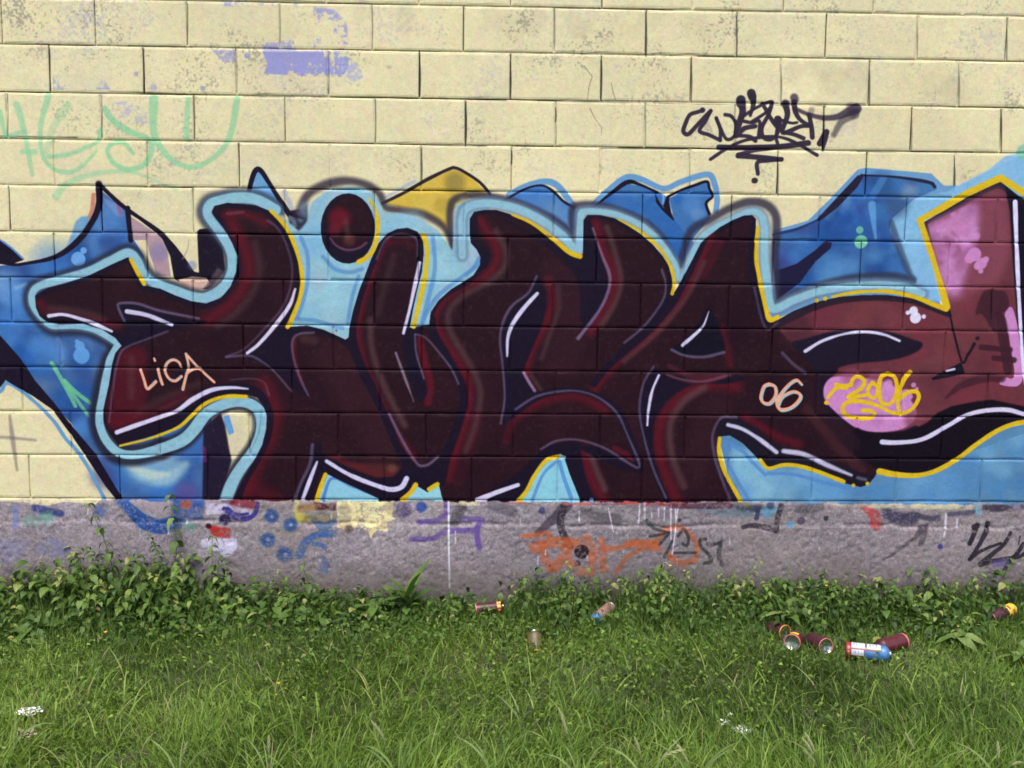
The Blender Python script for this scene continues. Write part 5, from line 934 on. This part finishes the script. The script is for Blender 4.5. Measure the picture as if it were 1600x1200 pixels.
def dock(p, n, ln, wd, label, az=0., pale=.3, group=None, up=.5):
    p.z += .02; ln *= 1.25; wd *= 1.25; p.y -= .03
    t_ = tag(empty('dock_plant', p, (0, 0, az)), label, 'weed plant', group)
    for k in range(n):
        vi = k % 3
        leaf_child(('dock', vi, ln, wd), leaf_shape(ln, wd, .9+.3*vi, .22, .5, 8), M_DOCK, min(1, pale+.3*vi*.7), t_, (0, 0, .02), (random.uniform(-.4, .4), -random.uniform(up*.6, up*1.5), 2*math.pi*k/n+random.uniform(-.35, .35)), random.uniform(.65, 1.1))
    return t_
for a in ((1228, 972, 7, .17, .042, 'large dock with long arching leaves hanging over the two cans that show their bases', -.7, .45, .8), (1205, 945, 8, .13, .04, 'dark leafy dock under the single yellow flower, behind the base-on cans', .5, .1, .9),
          (640, 955, 9, .15, .036, 'upright dock clump with blade like leaves left of the half hidden red can', .2, .2, 1.5), (590, 962, 7, .10, .042, 'round leaved dock left of the upright blade leaved clump', 1., .3, .7), (155, 962, 8, .12, .06, 'broad leaved dock in shade below the left hand nettles', .2, .15, .6),
          (235, 958, 7, .12, .055, 'broad leaved dock below the tallest nettle', 1.4, .2, .7), (455, 948, 7, .09, .05, 'pale round leaved dock beneath the pale upright weed', .8, .75, .8), (1490, 1000, 6, .10, .04, 'light green dock in the trampled grass left of the yellow ended can', .3, .5, .5), (1590, 1032, 7, .11, .045, 'bright green dock at the right edge of the grass', .9, .5, .7),
          (60, 990, 6, .12, .05, 'dock with soft grey green leaves near the left edge behind the grass', .3, .3, .5), (1330, 950, 8, .11, .035, 'dark pointed dock above the white and blue can', 2.3, .1, .9), (1415, 955, 8, .10, .03, 'pointed leaf dock right of the can pair, against the footing', 1.3, .3, 1.0), (870, 950, 7, .09, .05, 'dark round leaved dock left of the blue and pink can', .3, .1, .7), (1050, 958, 7, .09, .045, 'round leaved dock right of the blue and pink can', .9, .35, .7)):
    dock(at(a[0], a[1]), a[2], a[3], a[4], a[5], a[6], a[7], None, a[8])

def flower_yellow(p, h, label, r=.008):
    t_ = tag(empty('yellow_flower', p), label, 'flower', 'yellow flowers in the grass and weeds')
    v, f_ = tube([(0, 0, 0), (.004, .002, h*.6), (.008, -.002, h)], .0009, 4); attr_obj('stem', v, f_, M_STEM, t_, .4)
    v, f_ = [], []
    for k in range(10):
        a = 2*math.pi*k/10+random.uniform(-.1, .1); q = len(v); c, s_ = math.cos(a), math.sin(a); w_ = .24; l = r*random.uniform(.85, 1.1)
        v += [(.008, -.002, h), (.008+l*.6*math.cos(a-w_), -.002+l*.6*math.sin(a-w_), h+.003), (.008+l*c, -.002+l*s_, h+.002+.4*r*random.random()), (.008+l*.6*math.cos(a+w_), -.002+l*.6*math.sin(a+w_), h+.003)]; f_.append((q, q+1, q+2, q+3))
    mesh_obj('petals', v, f_, M_YFLO, t_)
    v, f_ = [], []
    n1, n2 = 8, 4
    for i in range(n2+1):
        for k in range(n1):
            ph = math.pi*i/n2; v.append((.008+r*.45*math.sin(ph)*math.cos(2*math.pi*k/n1), -.002+r*.45*math.sin(ph)*math.sin(2*math.pi*k/n1), h+r*.35*math.cos(ph)))
    for i in range(n2):
        for k in range(n1): q = i*n1+k; w_ = i*n1+(k+1) % n1; f_.append((q, q+n1, w_+n1, w_))
    mesh_obj('flower_head', v, f_, M_YFLO, t_)
    return t_
def stand(u, v_, y):
    """foot and height of something whose top shows at (u, v_) and that stands at depth y"""
    d = ray(u, v_); t_ = (y-CAM[1])/d.y; x, z = CAM[0]+t_*d.x, CAM[2]+t_*d.z; g0 = float(gh(x, y)); return Vector((x-.008, y, g0)), max(.02, z-g0)
for u, v_, y, lab, r in ((1047, 884, -.16, 'yellow flower in front of the orange triangle, the upper left of the close pair', .009), (1069, 892, -.17, 'yellow flower of the close pair by the orange triangle, the lower right one', .008), (1291, 915, -.24, 'single yellow flower on the dark weeds above the base-on cans', .009),
                         (969, 994, -.42, 'orange yellow flower in short grass below the blue and pink can', .008), (436, 1093, -.95, 'yellow flower in the open grass left of centre, the higher of two', .008), (447, 1112, -1.0, 'yellow flower in the open grass left of centre, the lower of two', .006), (1254, 891, -.13, 'tiny orange flower against the footing above the dark weeds', .006), (1497, 979, -.45, 'small orange flower in grass between the can pair and the yellow ended can', .006), (905, 958, -.3, 'tiny yellow flower just left of the blue end of the pink can', .005), (432, 1128, -1.05, 'faded orange seed flower under the two yellow ones left of centre', .006), (165, 988, -.5, 'pale yellow flower at the foot of the left hand weed clump', .009)):
    p, h = stand(u, v_, y); flower_yellow(p, h, lab, r)
def umbel(u, v_, y, rad, mat, label, n=26):
    p, h = stand(u, v_, y); p.x += .008
    t_ = tag(empty('umbel_flower', p), label, 'flower', 'flat umbel flowers in the foreground grass')
    v, f_ = tube([(0, 0, 0), (.004, .006, h*.5), (0, 0, h-.02)], .0013, 5); attr_obj('stem', v, f_, M_STEM, t_, .4)
    V, F_ = [], []; hv, hf = [], []
    for k in range(n):
        a = k*2.4; rr = rad*math.sqrt((k+.5)/n); x, y_ = rr*math.cos(a), rr*math.sin(a)*.85; z = h-.006*(rr/rad)**2+random.uniform(-.002, .002)
        tv, tf = tube([(0, 0, h-.02), (x, y_, z)], .0005, 3); q = len(V); V += tv; F_ += [tuple(q+i for i in g_) for g_ in tf]
        for m_ in range(5):
            bx, by_, bz = x+random.uniform(-.004, .004), y_+random.uniform(-.004, .004), z+random.uniform(0, .003); s_ = random.uniform(.0034, .0052); q = len(hv)
            hv += [(bx-s_, by_, bz), (bx, by_-s_, bz+.0006), (bx+s_, by_, bz), (bx, by_+s_, bz+.0006), (bx, by_, bz+.0022)]; hf += [(q, q+1, q+4), (q+1, q+2, q+4), (q+2, q+3, q+4), (q+3, q, q+4)]
    attr_obj('spokes', V, F_, M_STEM, t_, .6)
    mesh_obj('florets', hv, hf, mat, t_)
umbel(46, 1110, -1.2, .042, M_WFLO, 'bright white umbel flower at the left edge of the grass'); umbel(36, 1145, -1.35, .042, M_PFLO, 'faded pinkish umbel flower just below the bright white one at the left edge')
umbel(1131, 1142, -1.25, .024, M_WFLO, 'small white umbel flower at lower right, the upper left of a touching pair', 12); umbel(1158, 1158, -1.3, .036, M_WFLO, 'larger white umbel flower at lower right, the right one of a touching pair', 26); umbel(1141, 1122, -1.2, .008, M_WFLO, 'tiny white umbel bud above the lower right pair of white flowers', 5)

def ribbon(path, w0, n=None):
    v, f_ = [], []; m_ = len(path)
    for i, p in enumerate(path):
        t_ = i/(m_-1); w_ = w0*.5*max(.05, (1-t_**2.5))*(.6+.4*min(1, t_*4)); d = Vector(path[min(i+1, m_-1)])-Vector(path[max(i-1, 0)]); sd_ = Vector((-d.y+.25*abs(d.x)+.001, d.x+.9*w0, 0)).normalized() if False else Vector((0, 0, 0))
        d.normalize(); sd_ = d.cross(Vector((.15, -1, .25))).normalized(); p = Vector(p)
        v += [p-sd_*w_+Vector((0, -.12*w_, 0)), p+Vector((0, .25*w_, 0)), p+sd_*w_+Vector((0, -.12*w_, 0))]
    for i in range(m_-1): q = i*3; f_ += [(q, q+1, q+4, q+3), (q+1, q+2, q+5, q+4)]
    return v, f_
def tuft(u, v_, specs, label, name='grass_tuft', group='coarse grass tufts in the foreground'):
    """specs: blades as (azimuth in degrees, length, lean, curl, width); heads as ('s', azimuth, length, lean, curl)"""
    p = at(u, v_); t_ = tag(empty(name, p), label, 'grass tuft', group)
    for s_ in specs:
        head = s_[0] == 's'
        if head: s_ = s_[1:]
        az, L_, le, cu = s_[:4]; a = R(az+random.uniform(-25, 25)); L_ *= random.uniform(.62, .92); cu *= random.uniform(.7, 1.25); path = []; hx = hz = 0
        for k in range(10):
            path.append((hx*math.cos(a), hx*math.sin(a), hz)); an = le+cu*(k/9)**1.3; hx += math.sin(an)*L_/9; hz += math.cos(an)*L_/9
        if head:
            v, f_ = tube(path[:8], .0009, 4); attr_obj('stem', v, f_, M_STEM, t_, .6)
            hp = path[6:]; v, f_ = [], []; 
            P_ = []
            for k in range(9):
                i = k/8*(len(hp)-1); j = min(int(i), len(hp)-2); fr = i-j; P_.append(Vector(hp[j]).lerp(Vector(hp[j+1]), fr))
            sides = 8
            for k, q in enumerate(P_):
                rr = .0045*math.sin(math.pi*min(1, (k+.6)/9.2))**.6
                d = (P_[min(k+1, 8)]-P_[max(k-1, 0)]).normalized(); e1 = d.orthogonal().normalized(); e2 = d.cross(e1)
                for m_ in range(sides): tt = 2*math.pi*m_/sides; v.append(q+(e1*math.cos(tt)+e2*math.sin(tt))*rr*(1.25 if (k+m_) % 2 else .8))
            for k in range(8):
                for m_ in range(sides): q = k*sides+m_; w_ = k*sides+(m_+1) % sides; f_.append((q, w_, w_+sides, q+sides))
            attr_obj('seed_head', v, f_, M_SEED, t_, random.uniform(.3, 1))
        else:
            v, f_ = ribbon(path, s_[4]*.66); attr_obj('blade', v, f_, M_LONG, t_, random.uniform(.1, 1.), True)
    return t_
tuft(622, 1222, [(150, .30, .25, 1.7, .013), (95, .22, .1, .5, .009), (60, .22, .1, .6, .008), (20, .26, .3, 1.4, .011), (170, .24, .5, 1.2, .010), ('s', 165, .30, .15, .9), (200, .2, .6, 1., .01)], 'big grass tuft left of bottom centre with broad arching blade and hanging seed head')
tuft(770, 1215, [(175, .26, .3, 1.6, .013), (120, .25, .3, 1.4, .010), (15, .24, .3, 1.3, .010), (60, .16, .1, .6, .009)], 'arching grass tuft at the bottom centre, right of the biggest tuft')
tuft(1085, 1225, [(15, .34, .3, 1.3, .014), (165, .3, .3, 1.5, .011), (30, .25, .4, 1.1, .012), ('s', 140, .24, .15, .8), ('s', 170, .2, .1, .8)], 'tall grass tuft whose broad blade arches over the small white flowers')
tuft(1010, 1228, [(10, .26, .4, 1.4, .012), (160, .26, .3, 1.6, .012), ('s', 20, .25, .1, 1.6), ('s', 175, .2, .1, .5), (90, .2, .1, .4, .008)], 'grass tuft at the bottom with drooping yellow green seed heads left of the white flowers')
tuft(15, 1180, [(10, .28, .2, 2.0, .013), (30, .26, .2, 1.8, .010), (170, .2, .3, 1.3, .010), (80, .2, .1, .5, .008)], 'grass tuft at the left edge with a long blade curving over the white umbel')
tuft(280, 1225, [(150, .24, .2, 1.6, .009), (20, .22, .3, 1.2, .009), ('s', 15, .22, .05, .3), (80, .2, .05, .4, .01)], 'grass tuft at the lower left with one stiff pale seed head')
tuft(140, 1222, [(20, .2, .2, 1.2, .010), (80, .16, .05, .2, .012), (160, .2, .4, 1.2, .008), (100, .14, .1, .3, .01)], 'short grass tuft at the bottom left with stiff pale blades')
tuft(1285, 1228, [('s', 150, .24, .1, .9), ('s', 120, .22, .05, 1.2), ('s', 170, .25, .15, .7), (20, .22, .3, 1.3, .009), (60, .24, .2, .6, .012)], 'grass tuft at the lower right carrying three pale seed heads')
tuft(1445, 1222, [(150, .24, .3, 1.3, .010), (20, .22, .3, 1.2, .010), ('s', 150, .24, .25, .4), (90, .18, .1, .4, .009)], 'loose grass tuft at the bottom right between two seeding tufts')
tuft(1560, 1228, [('s', 20, .22, .1, 1.7), (170, .24, .3, 1.4, .010), (15, .22, .4, 1.1, .013), ('s', 90, .2, .05, .4)], 'grass tuft in the bottom right corner with a hooked seed head')
tuft(815, 1130, [(165, .2, .5, .5, .012), (20, .26, .3, .8, .006), (120, .16, .3, .8, .010)], 'small grass tuft right of centre with one pale stiff blade leaning left')
tuft(905, 1225, [(12, .27, .3, 1.3, .011), (165, .26, .3, 1.5, .011), (150, .18, .2, 1.2, .01), ('s', 150, .30, .2, .35)], 'grass tuft at the bottom centre with a thin pale flowering stem leaning left')
tuft(420, 1222, [(25, .25, .3, 1.3, .009), (155, .25, .3, 1.4, .009), (100, .2, .1, .6, .008), (60, .22, .2, .8, .009), ('s', 110, .17, .05, .3)], 'fine grass tuft below the yellow flowers left of centre')
tuft(1190, 1190, [(20, .24, .4, 1.2, .011), (150, .22, .3, 1.2, .010), (90, .2, .1, .6, .008)], 'grass tuft just right of the small white flowers')

# ------------------------------------------------------------------ spray cans
M_SIL = plain('bare_tin', (.58, .58, .60), .22, .95); M_MARC = plain('maroon_tin', (.105, .02, .026), .3, .2, var=.25, vscale=40); M_DMAR = plain('dark_maroon_tin', (.065, .018, .028), .35, .2, var=.3, vscale=40)
M_REDB = plain('red_band', (.30, .03, .04), .3, .1); M_WLAB = plain('white_label', (.50, .50, .58), .45, var=.12, vscale=50); M_BLUC = plain('blue_tin', (.06, .17, .38), .35, .1, var=.15, vscale=40); M_PINKC = plain('dull_pink_tin', (.36, .20, .18), .35, .3, var=.25, vscale=30)
M_ORA = plain('orange_band', (.62, .23, .05), .4); M_YELB = plain('yellow_band', (.68, .46, .04), .4); M_PUR = plain('violet_cap', (.16, .09, .20), .4); M_OLI = plain('olive_tin', (.10, .078, .03), .5, .1, var=.3, vscale=40); M_INK = plain('label_ink', (.10, .09, .16), .5); M_PNKR = plain('pink_rim', (.52, .14, .14), .4)
def lathe(prof, sides=28, a0=0., a1=2*math.pi):
    v, f_ = [], []; closed = abs(a1-a0-2*math.pi) < 1e-6; n_ = sides if closed else sides+1
    for (x, r) in prof:
        for k in range(n_): a = a0+(a1-a0)*k/sides; v.append((x, r*math.cos(a), r*math.sin(a)))
    for i in range(len(prof)-1):
        for k in range(sides): q = i*n_+k; w_ = i*n_+((k+1) % n_ if closed else k+1); f_.append((q, w_, w_+n_, q+n_))
    return v, f_
def can(u, v_, az, label, body=M_MARC, rim=M_PNKR, shoulder=None, tilt=0., roll=0., length=.16, rad=.0325, bands=(), patches=(), lift=0., cap=None, sink=.014):
    """axis along +X from base (concave end) to nozzle end; (u, v_) is where its middle lies"""
    p = on_ground(u, v_, rad-sink+lift); t_ = tag(empty('spray_can', p, (0, 0, 0)), label, 'spray can', 'empty spray cans lying in the grass')
    t_.rotation_euler = (Matrix.Rotation(R(az), 4, 'Z') @ Matrix.Rotation(R(-tilt), 4, 'Y') @ Matrix.Rotation(R(roll), 4, 'X')).to_euler()
    h = length/2; r = rad
    v, f_ = lathe([(-h+.004, r*.985), (-h+.006, r), (h-.026, r), (h-.024, r*.985)]); mesh_obj('body', v, f_, body, t_, True)
    v, f_ = lathe([(-h+.005, r*1.0), (-h+.003, r*1.035), (-h, r*1.03), (-h-.0005, r*.96), (-h+.003, r*.93)]); mesh_obj('rim', v, f_, rim, t_, True)
    v, f_ = lathe([(-h+.0025, r*.935), (-h+.006, r*.80), (-h+.010, r*.55), (-h+.0125, r*.28), (-h+.0132, .0003)]); mesh_obj('base', v, f_, M_SIL, t_, True)
    sh = shoulder or M_SIL
    v, f_ = lathe([(h-.0245, r*1.0), (h-.023, r*1.02), (h-.021, r*.98), (h-.014, r*.80), (h-.008, r*.55), (h-.006, r*.45)]); mesh_obj('shoulder', v, f_, sh, t_, True)
    v, f_ = lathe([(h-.006, r*.47), (h-.003, r*.49), (h-.001, r*.44), (h-.003, r*.30), (h-.003, .004), (h+.006, .0032), (h+.006, .0002)], 16); mesh_obj('valve', v, f_, cap or M_SIL, t_, True)
    for nm, x0, x1, mat in bands:
        v, f_ = lathe([(x0, r*1.001), (x0+.0004, r*1.012), (x1-.0004, r*1.012), (x1, r*1.001)]); mesh_obj(nm, v, f_, mat, t_, True)
    for nm, x0, x1, a0, a1, mat in patches:
        v, f_ = lathe([(x0, r*1.006), (x0+.0004, r*1.018), (x1-.0004, r*1.018), (x1, r*1.006)], 10, R(a0), R(a1)); mesh_obj(nm, v, f_, mat, t_, True)
    return t_
# roll 0: angle 90 points up, 180 towards -Y for a can lying along +X
can(1242, 1000, 62, 'spray can lying base forward with violet top and orange stripe', M_MARC, M_PNKR, M_PUR, tilt=-9, length=.12, bands=(('orange_stripe', -.058, -.047, M_ORA),), patches=(('yellow_print', -.03, .0, 60, 120, M_YELB), ('orange_print', -.044, .02, 195, 225, M_ORA)))
can(1277, 1004, 103, 'plain dark maroon spray can lying base towards the viewer, right of the orange striped one', M_DMAR, M_PNKR, M_DMAR, tilt=-7, length=.135)
can(1357, 1019, -17, 'spray can with white label, red base end and blue top end', M_MARC, M_REDB, M_BLUC, tilt=0, length=.175, bands=(('red_band', -.085, -.070, M_REDB), ('blue_band', .045, .066, M_BLUC)),
    patches=(('label_panel', -.068, -.015, 78, 138, M_WLAB), ('label_panel', -.009, .045, 78, 138, M_WLAB), ('label_panel', -.068, -.02, 150, 192, M_WLAB), ('blue_panel', -.018, .045, 152, 215, M_BLUC), ('print', -.060, -.056, 92, 118, M_INK), ('print', -.050, -.047, 88, 124, M_INK), ('print', .002, .006, 86, 122, M_INK), ('print', .014, .017, 90, 116, M_INK), ('print', -.055, -.052, 158, 184, M_INK), ('print', -.043, -.040, 156, 186, M_INK), ('print', -.03, -.028, 158, 182, M_INK), ('print', .026, .030, 84, 120, M_INK)))
can(1391, 1007, 205, 'glossy plain maroon spray can with pink rim, lying behind the white and blue one', M_MARC, M_PNKR, M_DMAR, tilt=-2, length=.15)
can(1214, 984, 118, 'spray can with orange rim nearly hidden under dock leaves', M_DMAR, M_ORA, M_DMAR, tilt=-4, length=.10, sink=.02)
can(940, 960, 229, 'slim dull pink spray can with bright blue end tilted in the weeds', M_PINKC, M_SIL, M_BLUC, tilt=-12, length=.15, rad=.026, lift=.018, bands=(('blue_band', .030, .050, M_BLUC),))
can(836, 1003, 95, 'olive green spray can with yellow rim, half sunk in grass left of centre', M_OLI, M_YELB, M_OLI, tilt=46, length=.10, rad=.031, lift=.006, sink=.018)
can(1567, 958, 24, 'dark red spray can with yellow printed end, lying in weeds at the right edge', M_DMAR, M_PNKR, M_YELB, tilt=10, length=.16, rad=.028, lift=.03, bands=(('yellow_band', .012, .054, M_YELB),), patches=(('print', .018, .03, 90, 140, M_REDB), ('print', .036, .048, 150, 200, M_REDB), ('print', .016, .028, 180, 220, M_REDB)))
can(765, 950, 8, 'half hidden spray can with red and yellow printed end, deep in the weeds', M_DMAR, M_PNKR, M_REDB, tilt=4, length=.13, rad=.026, lift=.03, bands=(('red_band', .030, .052, M_REDB),), patches=(('print', .032, .05, 100, 125, M_YELB), ('print', .032, .05, 140, 165, M_YELB), ('print', .036, .046, 180, 200, M_YELB)))
can(403, 984, 10, 'faded brown maroon spray can half buried in grass under the pale weeds on the left', M_DMAR, M_PNKR, M_REDB, tilt=4, length=.15, rad=.027, lift=.0, sink=.032)
